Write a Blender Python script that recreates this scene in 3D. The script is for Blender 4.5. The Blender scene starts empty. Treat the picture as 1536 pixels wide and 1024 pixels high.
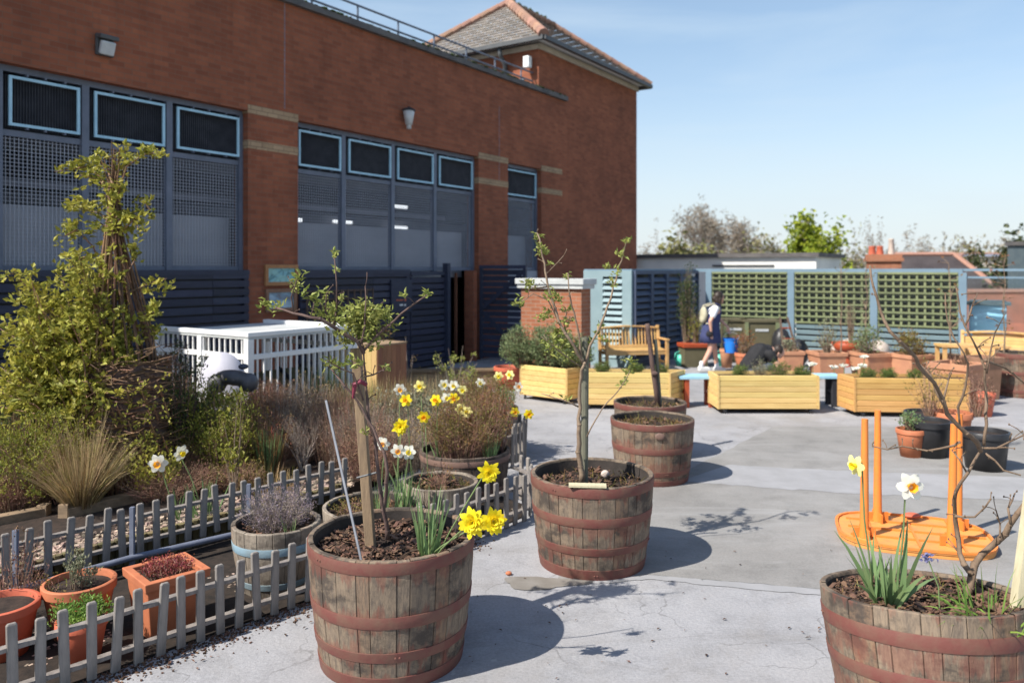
import bpy, math, random
from mathutils import Vector, Matrix, Euler
R = random.Random(7)
scn = bpy.context.scene
COL = scn.collection
H, F, CX, HY = 2.1, 1170.0, 768.0, 403.0
PI = math.pi
def at(px, py, Y): return Vector(((px-CX)/F*Y, Y, H-(py-HY)/F*Y))
def gr(px, py, z=0.0):
    Y = F*(H-z)/(py-HY)
    return Vector(((px-CX)/F*Y, Y, z))
def u(a, b): return R.uniform(a, b)

# ------------------------------------------------------------------ materials
MATS = {}
def nodes(name):
    m = bpy.data.materials.new(name); m.use_nodes = True
    nt = m.node_tree; b = nt.nodes['Principled BSDF']
    MATS[name] = m
    return m, nt, b
def N(nt, t, **kw):
    n = nt.nodes.new(t)
    for k, v in kw.items():
        if k in n.inputs: n.inputs[k].default_value = v
        else: setattr(n, k, v)
    return n
def c4(c): return (c[0], c[1], c[2], 1)
def ramp(nt, src, stops):
    r = nt.nodes.new('ShaderNodeValToRGB'); nt.links.new(src, r.inputs[0])
    e = r.color_ramp.elements
    e[0].position, e[0].color = stops[0][0], c4(stops[0][1])
    e[1].position, e[1].color = stops[-1][0], c4(stops[-1][1])
    for p, c in stops[1:-1]:
        x = e.new(p); x.color = c4(c)
    return r.outputs[0]
def mix(nt, f, a, b, mode='MIX'):
    n = nt.nodes.new('ShaderNodeMix'); n.data_type = 'RGBA'; n.blend_type = mode
    def put(i, x):
        if isinstance(x, (int, float)): n.inputs[i].default_value = x
        elif isinstance(x, (tuple, list)): n.inputs[i].default_value = c4(x)
        else: nt.links.new(x, n.inputs[i])
    put(0, f); put(6, a); put(7, b)
    return n.outputs[2]
def noise(nt, vec, scale, detail=5, rough=.6, dist=0):
    n = N(nt, 'ShaderNodeTexNoise', Scale=scale, Detail=detail, Roughness=rough, Distortion=dist)
    if vec is not None: nt.links.new(vec, n.inputs['Vector'])
    return n.outputs['Fac']
def mapping(nt, kind='Object', sc=(1, 1, 1)):
    tc = nt.nodes.new('ShaderNodeTexCoord'); mp = nt.nodes.new('ShaderNodeMapping')
    mp.inputs['Scale'].default_value = sc
    nt.links.new(tc.outputs[kind], mp.inputs[0])
    return mp.outputs[0]
def bump(nt, b, h, strength=.3, dist=.01):
    n = N(nt, 'ShaderNodeBump', Strength=strength, Distance=dist)
    nt.links.new(h, n.inputs['Height']); nt.links.new(n.outputs[0], b.inputs['Normal'])
def island(nt, col, lo=.75, hi=1.25, hue=.02, sat=.1):
    g = nt.nodes.new('ShaderNodeNewGeometry')
    mr = N(nt, 'ShaderNodeMapRange'); mr.inputs[3].default_value = lo; mr.inputs[4].default_value = hi
    nt.links.new(g.outputs['Random Per Island'], mr.inputs[0])
    wn = N(nt, 'ShaderNodeTexWhiteNoise', noise_dimensions='1D'); nt.links.new(g.outputs['Random Per Island'], wn.inputs['W'])
    m2 = N(nt, 'ShaderNodeMapRange'); m2.inputs[3].default_value = .5-hue; m2.inputs[4].default_value = .5+hue
    nt.links.new(wn.outputs[0], m2.inputs[0])
    h = nt.nodes.new('ShaderNodeHueSaturation')
    nt.links.new(mr.outputs[0], h.inputs['Value']); nt.links.new(m2.outputs[0], h.inputs['Hue']); nt.links.new(col, h.inputs['Color'])
    return h.outputs[0]
def M(name, c1, c2=None, scale=6, rough=.7, bmp=.25, bs=60, metal=0, sc=(1, 1, 1), isl=None, coord='Object', spec=.4, edge=(.35, .65)):
    m, nt, b = nodes(name)
    v = mapping(nt, coord, sc)
    c2 = c2 or tuple(x*.8 for x in c1)
    col = ramp(nt, noise(nt, v, scale), [(edge[0], c1), (edge[1], c2)])
    if isl: col = island(nt, col, *isl)
    nt.links.new(col, b.inputs['Base Color'])
    b.inputs['Roughness'].default_value = rough; b.inputs['Metallic'].default_value = metal
    b.inputs['Specular IOR Level'].default_value = spec
    if bmp: bump(nt, b, noise(nt, v, bs, 4), bmp, .005)
    return m
def leafmat(name, c1, c2, trans=.35, isl=(.7, 1.35, .015)):
    m, nt, b = nodes(name)
    v = mapping(nt)
    col = island(nt, ramp(nt, noise(nt, v, 4, 2), [(.35, c1), (.65, c2)]), *isl)
    nt.links.new(col, b.inputs['Base Color']); b.inputs['Roughness'].default_value = .55
    b.inputs['Specular IOR Level'].default_value = .3
    t = nt.nodes.new('ShaderNodeBsdfTranslucent'); nt.links.new(col, t.inputs[0])
    ms = nt.nodes.new('ShaderNodeMixShader'); ms.inputs[0].default_value = trans
    nt.links.new(b.outputs[0], ms.inputs[1]); nt.links.new(t.outputs[0], ms.inputs[2])
    nt.links.new(ms.outputs[0], nt.nodes['Material Output'].inputs[0])
    return m
def brickmat(name, c1, c2, mort, bw=.225, rh=.075):
    m, nt, b = nodes(name)
    v = mapping(nt, 'UV')
    n = N(nt, 'ShaderNodeTexBrick', Scale=1.0)
    n.inputs['Mortar Size'].default_value = .007; n.inputs['Mortar Smooth'].default_value = .3
    n.inputs['Brick Width'].default_value = bw; n.inputs['Row Height'].default_value = rh
    n.inputs['Color1'].default_value = c4(c1); n.inputs['Color2'].default_value = c4(c2); n.inputs['Mortar'].default_value = c4(mort)
    nt.links.new(v, n.inputs['Vector'])
    st = ramp(nt, noise(nt, v, .8, 6, .65), [(.3, (.74, .74, .76)), (.7, (1.15, 1.1, 1.05))])
    col = mix(nt, 1, n.outputs['Color'], st, 'MULTIPLY')
    mv = mapping(nt, 'UV', (3.5, .5, 1))
    st2 = ramp(nt, noise(nt, mv, 1.1, 6, .7), [(.5, (1, 1, 1)), (.8, (.78, .76, .76))])
    col = mix(nt, 1, col, st2, 'MULTIPLY')
    # a little white efflorescence
    ef = ramp(nt, noise(nt, mv, 2.3, 8, .7), [(.64, (0, 0, 0)), (.82, (.3, .3, .3))])
    col = mix(nt, ef, col, (.42, .34, .3))
    nt.links.new(col, b.inputs['Base Color']); b.inputs['Roughness'].default_value = .85
    b.inputs['Specular IOR Level'].default_value = .15
    bump(nt, b, n.outputs['Fac'], -.35, .006)
    return m
brick = brickmat('brick', (.32, .115, .064), (.235, .082, .048), (.225, .115, .078))
brick_pier = brickmat('brick_orange', (.36, .15, .085), (.29, .11, .06), (.32, .24, .18))
cream_brick = brickmat('cream_brick', (.42, .30, .19), (.34, .24, .15), (.22, .16, .11))
coping_dark = M('coping_dark', (.075, .07, .072), (.13, .12, .115), 3)
coping_white = M('coping_white', (.54, .56, .56), (.42, .44, .44), 3, .6)
navy_wood = M('navy_wood', (.022, .026, .05), (.032, .037, .066), 5, .6, sc=(1, 1, 6), isl=(.7, 1.3, .01))
steel_frame = M('steel_frame', (.145, .165, .22), (.11, .13, .175), 4, .5)
frame_blue = M('frame_blue', (.42, .66, .80), (.34, .56, .7), 6, .5)
black_blade = M('black_blade', (.03, .032, .042), (.05, .052, .064), 6, .5)
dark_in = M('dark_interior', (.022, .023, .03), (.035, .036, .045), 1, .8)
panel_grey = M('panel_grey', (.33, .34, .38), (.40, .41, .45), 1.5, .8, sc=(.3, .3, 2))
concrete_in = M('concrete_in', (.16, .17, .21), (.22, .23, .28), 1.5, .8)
mesh_steel = M('mesh_steel', (.33, .35, .41), (.38, .40, .46), 4, .45)
white_paint = M('white_paint', (.80, .80, .79), (.74, .75, .75), 5, .45, .08)
white_build = M('white_build', (.78, .77, .72), (.66, .66, .63), 1, .7)
slate = M('roof_slate', (.20, .175, .15), (.13, .12, .11), 3, .8, .5, 25, isl=(.8, 1.2, .01))
ridge_tile = M('ridge_tile', (.33, .18, .12), (.27, .16, .12), 5, .8, .4, 20, isl=(.8, 1.15, .01))
grey_pipe = M('grey_pipe', (.09, .095, .1), None, 5, .5)
rail_metal = M('rail_metal', (.16, .19, .25), (.12, .14, .18), 6, .45)
terracotta = M('terracotta', (.47, .16, .075), (.38, .125, .06), 9, .7, .2)
terracotta_pale = M('terracotta_pale', (.50, .25, .14), (.42, .2, .12), 7, .8, .2)
terracotta_red = M('terracotta_red', (.55, .13, .07), (.45, .11, .06), 7, .6, .2)
brown_pot = M('brown_pot', (.22, .12, .07), (.3, .16, .1), 5, .7)
black_plastic = M('black_plastic', (.018, .018, .02), (.03, .03, .033), 8, .4)
orange_plastic = M('orange_plastic', (.72, .22, .04), (.55, .19, .05), 9, .5, .12, 40, edge=(.45, .75))
orange_pale = M('orange_plastic_faded', (.70, .29, .075), (.48, .22, .08), 11, .6, .15, 40, edge=(.42, .75))
soil = M('soil', (.018, .012, .009), (.045, .029, .021), 18, .95, .8, 90)
bark = M('bark_mulch', (.10, .055, .034), (.05, .028, .019), 30, .8, .4, isl=(.3, 2.4, .015))
gravel = M('gravel', (.36, .26, .2), (.25, .2, .16), 12, .9, .5, isl=(.5, 1.6, .03))
tree_bark = M('tree_bark', (.13, .085, .055), (.2, .14, .095), 25, .85, .6, 120, sc=(1, 1, .4))
dark_bark = M('dark_bark', (.075, .045, .04), (.13, .085, .07), 25, .85, .6, 120, sc=(1, 1, .4))
pale_bark = M('pale_bark', (.26, .19, .13), (.17, .12, .085), 20, .85, .5)
willow = M('willow_cane', (.22, .125, .065), (.12, .07, .04), 20, .7, .3, isl=(.6, 1.5, .02))
dead_twig = M('dead_twig', (.22, .12, .085), (.30, .19, .13), 15, .85, .2, isl=(.6, 1.5, .03))
grey_twig = M('grey_twig', (.30, .25, .21), (.22, .175, .14), 15, .85, .2, isl=(.7, 1.3, .02))
char = M('charred_wood', (.03, .025, .022), (.05, .04, .035), 12, .9, .5)
far_twig = M('far_twig', (.15, .115, .105), (.18, .14, .13), 1, .9, 0)
far_wood = leafmat('far_wood', (.34, .33, .27), (.27, .25, .21), .2)  # paled to put distance haze into the colour
far_fuzz = leafmat('far_fuzz', (.22, .18, .14), (.26, .22, .17), .2, (.8, 1.2, .01))
stake_wood = M('stake_wood', (.27, .19, .115), (.18, .125, .08), 9, .85, .5, 50, sc=(6, 6, .6))
stake_green = M('stake_green', (.17, .165, .12), (.12, .12, .09), 9, .85, .4, 50, sc=(6, 6, .6))
stake_pale = M('stake_pale', (.55, .50, .34), (.46, .41, .27), 9, .8, .3, 50, sc=(6, 6, .6))
picket_grey = M('picket_grey', (.24, .215, .195), (.14, .127, .117), 7, .85, .5, 60, sc=(4, 4, .7), isl=(.8, 1.25, .01))
rail_bluegrey = M('rail_bluegrey', (.16, .18, .24), (.11, .125, .17), 7, .8, .3, 40)
bed_wood = M('bed_wood', (.30, .215, .13), (.19, .14, .085), 6, .85, .4, 40, sc=(.6, 4, 4), isl=(.75, 1.25, .01))
bed_log = M('bed_log', (.19, .155, .07), (.11, .095, .05), 6, .9, .4, 40, isl=(.7, 1.3, .02))
pine = M('planter_pine', (.66, .48, .19), (.57, .39, .14), 5, .7, .3, 60, sc=(.5, 5, 5), isl=(.9, 1.1, .008))
pine_orange = M('planter_pine_orange', (.56, .33, .115), (.48, .27, .085), 5, .7, .3, 60, sc=(.5, 5, 5), isl=(.9, 1.1, .008))
bench_wood = M('bench_wood', (.60, .38, .15), (.5, .3, .11), 6, .6, .3, 60, isl=(.85, 1.15, .01))
cedar = M('cedar_board', (.26, .12, .065), (.2, .09, .05), 6, .8, .3, 60, sc=(5, 5, .5), isl=(.85, 1.15, .01))
ply_yellow = M('ply_yellow', (.56, .40, .17), (.48, .33, .13), 6, .8, .3, 60, sc=(5, 5, .5), isl=(.9, 1.1, .01))
trellis_brown = M('trellis_brown', (.13, .09, .065), (.09, .06, .045), 8, .85)
trellis_green = M('trellis_green', (.19, .215, .11), (.14, .165, .085), 4, .75, .3, isl=(.85, 1.2, .01))
fence_blue = M('fence_blue', (.165, .25, .32), (.14, .21, .27), 2, .6)
louvre_blue_shaded = M('louvre_blue_shaded', (.075, .10, .16), (.06, .08, .13), 3, .6)  # enclosure blue, darkened to paint in the shade of its right side
slat_grey = M('slat_grey', (.19, .21, .19), (.15, .17, .16), 3, .6)
fence_dark = M('fence_dark_slat', (.07, .10, .12), (.10, .13, .14), 3, .6)
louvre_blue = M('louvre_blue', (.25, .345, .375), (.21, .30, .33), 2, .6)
olive_panel = M('olive_panel', (.12, .105, .06), (.09, .082, .045), 3, .8)
table_blue = M('table_blue', (.33, .58, .72), (.28, .5, .64), 5, .5)
bench_red = M('bench_red', (.38, .07, .025), None, 5, .5)
bucket_blue = M('bucket_blue', (.02, .22, .75), (.02, .19, .66), 3, .35, 0)
teal_plastic = M('teal_plastic', (.08, .5, .38), None, 3, .4, 0)
stone = M('pale_stone', (.6, .5, .43), (.45, .38, .33), 8, .9, .6, 30)
skin = M('skin', (.62, .36, .27), (.58, .32, .23), 4, .5, .05)
skin.node_tree.nodes['Principled BSDF'].inputs['Subsurface Weight'].default_value = .1
hair = M('dark_hair', (.02, .013, .01), (.035, .022, .015), 30, .5, .4, 120)
navy_cloth = M('navy_cloth', (.035, .045, .12), (.045, .055, .14), 8, .85, .2)
white_cloth = M('white_cloth', (.72, .73, .76), (.66, .67, .7), 8, .85, .2)
black_cloth = M('black_cloth', (.013, .013, .015), (.022, .022, .025), 8, .85, .2)
denim = M('denim', (.045, .055, .085), (.06, .07, .1), 8, .85, .2)
yellow_cloth = M('yellow_cloth', (.48, .45, .32), None, 8, .85, .2)
rubber = M('shoe_white', (.75, .75, .72), None, 6, .6)
pink_tie = M('pink_tie', (.20, .025, .05), None, 6, .5)
sign_wood = M('sign_wood', (.42, .2, .08), (.34, .16, .065), 8, .6)
glass_mat, nt, b = nodes('clear_glass')
b.inputs['Base Color'].default_value = (.8, .9, .95, 1); b.inputs['Roughness'].default_value = .03
b.inputs['Transmission Weight'].default_value = 1; b.inputs['IOR'].default_value = 1.45
lamp_glass = M('lamp_glass', (.55, .57, .58), None, 5, .2, 0)
opening_glow, nt, b = nodes('opening_glow')
b.inputs['Emission Color'].default_value = (.9, .95, 1, 1); b.inputs['Emission Strength'].default_value = .9
art, nt, b = nodes('map_print')
v = mapping(nt, 'UV', (6, 9, 1))
vo = N(nt, 'ShaderNodeTexVoronoi', feature='DISTANCE_TO_EDGE', Scale=1.0); nt.links.new(v, vo.inputs['Vector'])
e = ramp(nt, vo.outputs[0], [(.02, (.07, .2, .22)), (.09, (.2, .45, .5))])
e = mix(nt, ramp(nt, noise(nt, v, .7, 3), [(.45, (0, 0, 0)), (.55, (.7, .7, .7))]), e, (.3, .55, .5))
nt.links.new(e, b.inputs['Base Color']); b.inputs['Roughness'].default_value = .4
art2, nt, b = nodes('landscape_print')
v = mapping(nt, 'UV', (2, 4, 1))
e = ramp(nt, noise(nt, v, 1.4, 6), [(.35, (.16, .1, .09)), (.48, (.2, .32, .42)), (.62, (.45, .6, .7))])
nt.links.new(e, b.inputs['Base Color']); b.inputs['Roughness'].default_value = .4
# foliage
lf_climber = leafmat('leaf_climber', (.40, .37, .065), (.27, .27, .05))
lf_apple = leafmat('leaf_apple', (.26, .30, .07), (.34, .35, .11))
lf_yellow = leafmat('leaf_yellow', (.30, .29, .05), (.2, .22, .04))
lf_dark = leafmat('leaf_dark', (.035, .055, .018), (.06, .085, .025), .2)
lf_rose = leafmat('leaf_rosemary', (.16, .21, .09), (.22, .26, .13), .25)
lf_box = leafmat('leaf_box', (.14, .19, .045), (.09, .13, .035), .25)
lf_rust = leafmat('leaf_rust', (.26, .10, .045), (.16, .12, .045), .25, (.6, 1.5, .04))
lf_olive = leafmat('leaf_olive', (.17, .16, .04), (.26, .16, .06), .3, (.6, 1.4, .04))
lf_brown = leafmat('leaf_brown', (.17, .085, .06), (.25, .15, .09), .2, (.6, 1.5, .03))
lf_grey = leafmat('leaf_greygreen', (.20, .22, .13), (.27, .25, .17), .25)
lf_lav = leafmat('leaf_lavender', (.26, .22, .26), (.2, .15, .17), .2)
lf_red = leafmat('leaf_red', (.30, .07, .06), (.2, .06, .05), .25, (.6, 1.7, .03))
lf_green = leafmat('leaf_fresh', (.14, .25, .05), (.2, .3, .06), .35)
lf_blade = leafmat('blade_green', (.16, .25, .10), (.22, .30, .13), .3, (.75, 1.3, .02))
lf_straw = leafmat('blade_straw', (.46, .35, .19), (.36, .25, .13), .25, (.6, 1.4, .02))
lf_fartree = leafmat('leaf_fartree', (.30, .34, .03), (.20, .26, .03), .3)
lf_farolive = leafmat('leaf_farolive', (.22, .21, .07), (.17, .17, .07), .2)
lf_conifer = leafmat('leaf_conifer', (.035, .045, .015), (.05, .06, .02), .1)
pet_white = leafmat('petal_white', (.85, .86, .78), (.8, .8, .7), .3, (.95, 1.05, .005))
pet_yellow = leafmat('petal_yellow', (.92, .80, .035), (.9, .72, .02), .3, (.9, 1.1, .01))
pet_orange = leafmat('petal_orange', (.95, .40, .02), (.9, .5, .03), .3, (.9, 1.1, .01))
pet_blue = leafmat('petal_blue', (.16, .17, .34), (.22, .22, .38), .3)
pet_pale = leafmat('petal_cream', (.85, .8, .35), (.85, .75, .25), .3, (.95, 1.05, .005))

# barrel wood: each stave its own tone, tannin stains, red drips near the hoops
def stavemat(name, base, dark, warm, hoopz, paint=(.20, .06, .042), n=28.0, drip=.42):
    m, nt, b = nodes(name)
    tc = nt.nodes.new('ShaderNodeTexCoord'); sx = nt.nodes.new('ShaderNodeSeparateXYZ'); nt.links.new(tc.outputs['UV'], sx.inputs[0])
    fl = N(nt, 'ShaderNodeMath', operation='FLOOR'); nt.links.new(sx.outputs[0], fl.inputs[0])
    wn = N(nt, 'ShaderNodeTexWhiteNoise', noise_dimensions='1D'); nt.links.new(fl.outputs[0], wn.inputs['W'])
    col = ramp(nt, wn.outputs[0], [(0, base), (.55, tuple(x*.8 for x in base)), (1, warm)])
    cb = nt.nodes.new('ShaderNodeCombineXYZ')
    m1 = N(nt, 'ShaderNodeMath', operation='MULTIPLY'); nt.links.new(sx.outputs[0], m1.inputs[0]); m1.inputs[1].default_value = 1.3
    m2 = N(nt, 'ShaderNodeMath', operation='MULTIPLY'); nt.links.new(sx.outputs[1], m2.inputs[0]); m2.inputs[1].default_value = 2.2
    m3 = N(nt, 'ShaderNodeMath', operation='MULTIPLY'); nt.links.new(fl.outputs[0], m3.inputs[0]); m3.inputs[1].default_value = 7.7
    nt.links.new(m1.outputs[0], cb.inputs[0]); nt.links.new(m2.outputs[0], cb.inputs[1]); nt.links.new(m3.outputs[0], cb.inputs[2])
    grain = noise(nt, cb.outputs[0], 5.0, 8, .7)
    col = mix(nt, ramp(nt, grain, [(.42, (0, 0, 0)), (.62, (.75, .75, .75))]), col, dark)
    obj = mapping(nt, 'Object', (1, 1, 1.6))
    col = mix(nt, ramp(nt, noise(nt, obj, 3.6, 7, .7), [(.47, (0, 0, 0)), (.60, (.88, .88, .88))]), col, tuple(x*.55 for x in dark))
    rn = noise(nt, mapping(nt, 'Object', (9, 9, 2)), 2.0, 4)
    for hz in hoopz:
        mr = N(nt, 'ShaderNodeMapRange'); sub = N(nt, 'ShaderNodeMath', operation='SUBTRACT'); ab = N(nt, 'ShaderNodeMath', operation='ABSOLUTE')
        nt.links.new(sx.outputs[1], sub.inputs[0]); sub.inputs[1].default_value = hz; nt.links.new(sub.outputs[0], ab.inputs[0])
        nt.links.new(ab.outputs[0], mr.inputs[0]); mr.inputs[1].default_value = .02; mr.inputs[2].default_value = .11; mr.inputs[3].default_value = .28; mr.inputs[4].default_value = 0
        ad = N(nt, 'ShaderNodeMath', operation='ADD'); nt.links.new(mr.outputs[0], ad.inputs[0]); nt.links.new(rn, ad.inputs[1])
        f = ramp(nt, ad.outputs[0], [(.68, (0, 0, 0)), (.78, (drip, drip, drip))])
        col = mix(nt, f, col, paint)
    nt.links.new(col, b.inputs['Base Color']); b.inputs['Roughness'].default_value = .82; b.inputs['Specular IOR Level'].default_value = .25
    bump(nt, b, noise(nt, cb.outputs[0], 14.0, 8, .7), .7, .006)
    return m
stave = stavemat('stave_oak', (.27, .205, .145), (.10, .082, .07), (.25, .155, .095), (.03, .18, .36, .6))
stave_grey = stavemat('stave_grey', (.34, .29, .23), (.17, .14, .115), (.34, .25, .18), (.22,), drip=0)
hoop_red = M('hoop_red', (.15, .05, .04), (.155, .088, .06), 11, .65, .4, 40, edge=(.4, .75))
hoop_blue = M('hoop_blue', (.22, .33, .40), (.2, .25, .27), 7, .6, .3)
hoop_rust = M('hoop_rust', (.14, .09, .075), (.2, .12, .09), 7, .7, .3)

# roof deck
deckm, nt, b = nodes('deck_asphalt')
v = mapping(nt)
col = ramp(nt, noise(nt, v, .55, 8, .6), [(.3, (.26, .26, .27)), (.5, (.315, .315, .328)), (.7, (.36, .36, .372))])
blot = ramp(nt, noise(nt, v, 2.6, 8, .75), [(.34, (.78, .78, .78)), (.5, (1, 1, 1)), (.72, (1.08, 1.07, 1.06))])
col = mix(nt, 1, col, blot, 'MULTIPLY')
col = mix(nt, ramp(nt, noise(nt, v, .33, 7, .7, .6), [(.5, (0, 0, 0)), (.62, (.6, .6, .6))]), col, (.245, .23, .215))
col = mix(nt, ramp(nt, noise(nt, mapping(nt, 'Object', (.5, 2.2, 1)), 1.2, 8, .7, 1.2), [(.55, (0, 0, 0)), (.72, (.45, .45, .45))]), col, (.2, .19, .18))
fine = ramp(nt, noise(nt, v, 55, 5, .8), [(.32, (.80, .80, .80)), (.6, (1.05, 1.05, 1.05))])
col = mix(nt, 1, col, fine, 'MULTIPLY')
vor = N(nt, 'ShaderNodeTexVoronoi', feature='DISTANCE_TO_EDGE', Scale=1.35)
nv = nt.nodes.new('ShaderNodeVectorMath'); nv.operation = 'ADD'
wob = N(nt, 'ShaderNodeTexNoise', Scale=1.7, Detail=5); nt.links.new(v, wob.inputs['Vector'])
nt.links.new(v, nv.inputs[0]); nt.links.new(wob.outputs['Color'], nv.inputs[1]); nt.links.new(nv.outputs[0], vor.inputs['Vector'])
crk = ramp(nt, vor.outputs[0], [(.0, (.60, .59, .58)), (.014, (1, 1, 1))])
msk = ramp(nt, noise(nt, v, .9, 3), [(.46, (0, 0, 0)), (.55, (.9, .9, .9))])
col = mix(nt, msk, col, mix(nt, 1, col, crk, 'MULTIPLY'))
sp = ramp(nt, noise(nt, v, 13, 3, .5), [(.70, (0, 0, 0)), (.76, (.55, .55, .55))])
col = mix(nt, sp, col, (.17, .155, .14))
pk = ramp(nt, noise(nt, v, 7.5, 2, .5), [(.74, (0, 0, 0)), (.77, (.6, .6, .6))])
col = mix(nt, pk, col, (.4, .4, .39))
nt.links.new(col, b.inputs['Base Color']); b.inputs['Roughness'].default_value = .8; b.inputs['Specular IOR Level'].default_value = .3
bump(nt, b, noise(nt, v, 38, 8, .75), .55, .012)
deckp, nt, b = nodes('deck_patch')
v = mapping(nt)
col = ramp(nt, noise(nt, v, .9, 8, .6), [(.3, (.185, .18, .172)), (.5, (.228, .222, .213)), (.7, (.275, .27, .262))])
col = mix(nt, 1, col, ramp(nt, noise(nt, v, 3.2, 8, .75), [(.36, (.84, .84, .84)), (.5, (1, 1, 1)), (.72, (1.06, 1.05, 1.05))]), 'MULTIPLY')
col = mix(nt, 1, col, ramp(nt, noise(nt, v, 60, 5, .8), [(.32, (.82, .82, .82)), (.6, (1.05, 1.05, 1.05))]), 'MULTIPLY')
col = mix(nt, ramp(nt, noise(nt, mapping(nt, 'Object', (.35, 1.6, 1)), 1.1, 8, .7, 1.5), [(.5, (0, 0, 0)), (.66, (.6, .6, .6))]), col, (.30, .298, .295))
nt.links.new(col, b.inputs['Base Color']); b.inputs['Roughness'].default_value = .85
bump(nt, b, noise(nt, v, 45, 8, .75), .45, .01)
seam = M('deck_seam', (.30, .30, .31), (.25, .25, .255), 3, .8, .4)
stain = M('deck_stain', (.17, .155, .135), (.22, .205, .185), 6, .7, .3)
earth_shaded = M('earth_shaded', (.012, .009, .007), (.032, .022, .016), 14, .95, .8, 60)  # garden soil with the fence shadows painted into its tone
farground = M('far_ground', (.10, .11, .05), (.16, .15, .1), .05, .9, 0)

# ------------------------------------------------------------------ mesh builder
class MB:
    def __init__(s): s.v = []; s.f = []; s.uv = None
    def add(s, vs, fs, uvs=None):
        o = len(s.v); s.v += [tuple(x) for x in vs]; s.f += [tuple(i+o for i in f) for f in fs]
        if uvs is not None:
            if s.uv is None: s.uv = []
            s.uv += uvs
    def box(s, c, d, rot=None):
        x, y, z = d[0]/2, d[1]/2, d[2]/2
        vs = [Vector(p) for p in ((-x, -y, -z), (x, -y, -z), (x, y, -z), (-x, y, -z), (-x, -y, z), (x, -y, z), (x, y, z), (-x, y, z))]
        if rot is not None: vs = [rot @ p for p in vs]
        c = Vector(c)
        s.add([p+c for p in vs], [(0, 3, 2, 1), (4, 5, 6, 7), (0, 1, 5, 4), (1, 2, 6, 5), (2, 3, 7, 6), (3, 0, 4, 7)])
        return s
    def b2(s, a, b):  # box by two corners
        return s.box([(a[i]+b[i])/2 for i in range(3)], [abs(b[i]-a[i]) for i in range(3)])
    def beam(s, p, q, w, d=None):
        p, q = Vector(p), Vector(q); d = d or w
        z = (q-p); L = z.length; z.normalize()
        t = Vector((0, 0, 1)) if abs(z.z) < .9 else Vector((1, 0, 0))
        x = t.cross(z).normalized(); y = z.cross(x)
        m = Matrix((x, y, z)).transposed()
        return s.box((p+q)/2, (w, d, L), m)
    def tube(s, pts, rads, n=6):
        pts = [Vector(p) for p in pts]
        if isinstance(rads, (int, float)): rads = [rads]*len(pts)
        vs = []; k = len(pts); prev = None
        for i, p in enumerate(pts):
            t = (pts[min(i+1, k-1)]-pts[max(i-1, 0)])
            if t.length < 1e-9: t = Vector((0, 0, 1))
            t.normalize()
            if prev is None:
                a = Vector((0, 0, 1)) if abs(t.z) < .9 else Vector((1, 0, 0))
                x = a.cross(t).normalized()
            else:
                x = prev - t*prev.dot(t)
                x = x.normalized() if x.length > 1e-6 else Vector((1, 0, 0))
            prev = x; y = t.cross(x)
            for j in range(n):
                an = 2*PI*j/n
                vs.append(p+(x*math.cos(an)+y*math.sin(an))*rads[i])
        fs = []
        for i in range(k-1):
            for j in range(n):
                a, b2 = i*n+j, i*n+(j+1) % n
                fs.append((a, b2, b2+n, a+n))
        fs.append(tuple(range(n-1, -1, -1))); fs.append(tuple((k-1)*n+j for j in range(n)))
        s.add(vs, fs); return s
    def capsule(s, p, q, r1, r2, n=12):
        p, q = Vector(p), Vector(q); d = (q-p).normalized()
        pts = [p-d*r1*.95, p-d*r1*.6, p, q, q+d*r2*.6, q+d*r2*.95]
        return s.tube(pts, [r1*.3, r1*.8, r1, r2, r2*.8, r2*.3], n)
    def ell(s, c, r, rot=None, n=14, m=9):
        vs = []; fs = []; c = Vector(c)
        vs.append(Vector((0, 0, r[2])))
        for i in range(1, m):
            th = PI*i/m
            for j in range(n):
                ph = 2*PI*j/n
                vs.append(Vector((r[0]*math.sin(th)*math.cos(ph), r[1]*math.sin(th)*math.sin(ph), r[2]*math.cos(th))))
        vs.append(Vector((0, 0, -r[2])))
        for j in range(n): fs.append((0, 1+j, 1+(j+1) % n))
        for i in range(m-2):
            for j in range(n):
                a = 1+i*n+j; b2 = 1+i*n+(j+1) % n
                fs.append((a, a+n, b2+n, b2))
        L = len(vs)-1
        for j in range(n): fs.append((L, L-n+(j+1) % n, L-n+j))
        if rot is not None: vs = [rot @ x for x in vs]
        s.add([x+c for x in vs], fs); return s
    def lathe(s, prof, n=32, c=(0, 0, 0)):
        vs = []; fs = []; c = Vector(c); k = len(prof)
        for r, z in prof:
            for j in range(n):
                a = 2*PI*j/n; vs.append(c+Vector((r*math.cos(a), r*math.sin(a), z)))
        for i in range(k-1):
            for j in range(n):
                a, b2 = i*n+j, i*n+(j+1) % n
                fs.append((a, b2, b2+n, a+n))
        s.add(vs, fs); return s
    def prism(s, poly, z0, z1):
        n = len(poly)
        vs = [Vector((x, y, z0)) for x, y in poly]+[Vector((x, y, z1)) for x, y in poly]
        fs = [tuple(range(n-1, -1, -1)), tuple(range(n, 2*n))]+[(i, (i+1) % n, (i+1) % n+n, i+n) for i in range(n)]
        s.add(vs, fs); return s
    def leaf(s, p, d, l, w, fold=.25, up=None):
        d = d.normalized(); a = up or Vector((u(-1, 1), u(-1, 1), u(-.2, 1.5)))
        x = d.cross(a)
        if x.length < 1e-3: x = Vector((1, 0, 0))
        x.normalize(); nn = x.cross(d)
        m = p+d*l*.45
        s.add([p, m+x*w/2+nn*fold*w, p+d*l-nn*l*.12, m-x*w/2+nn*fold*w], [(0, 1, 2), (0, 2, 3)])
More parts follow.
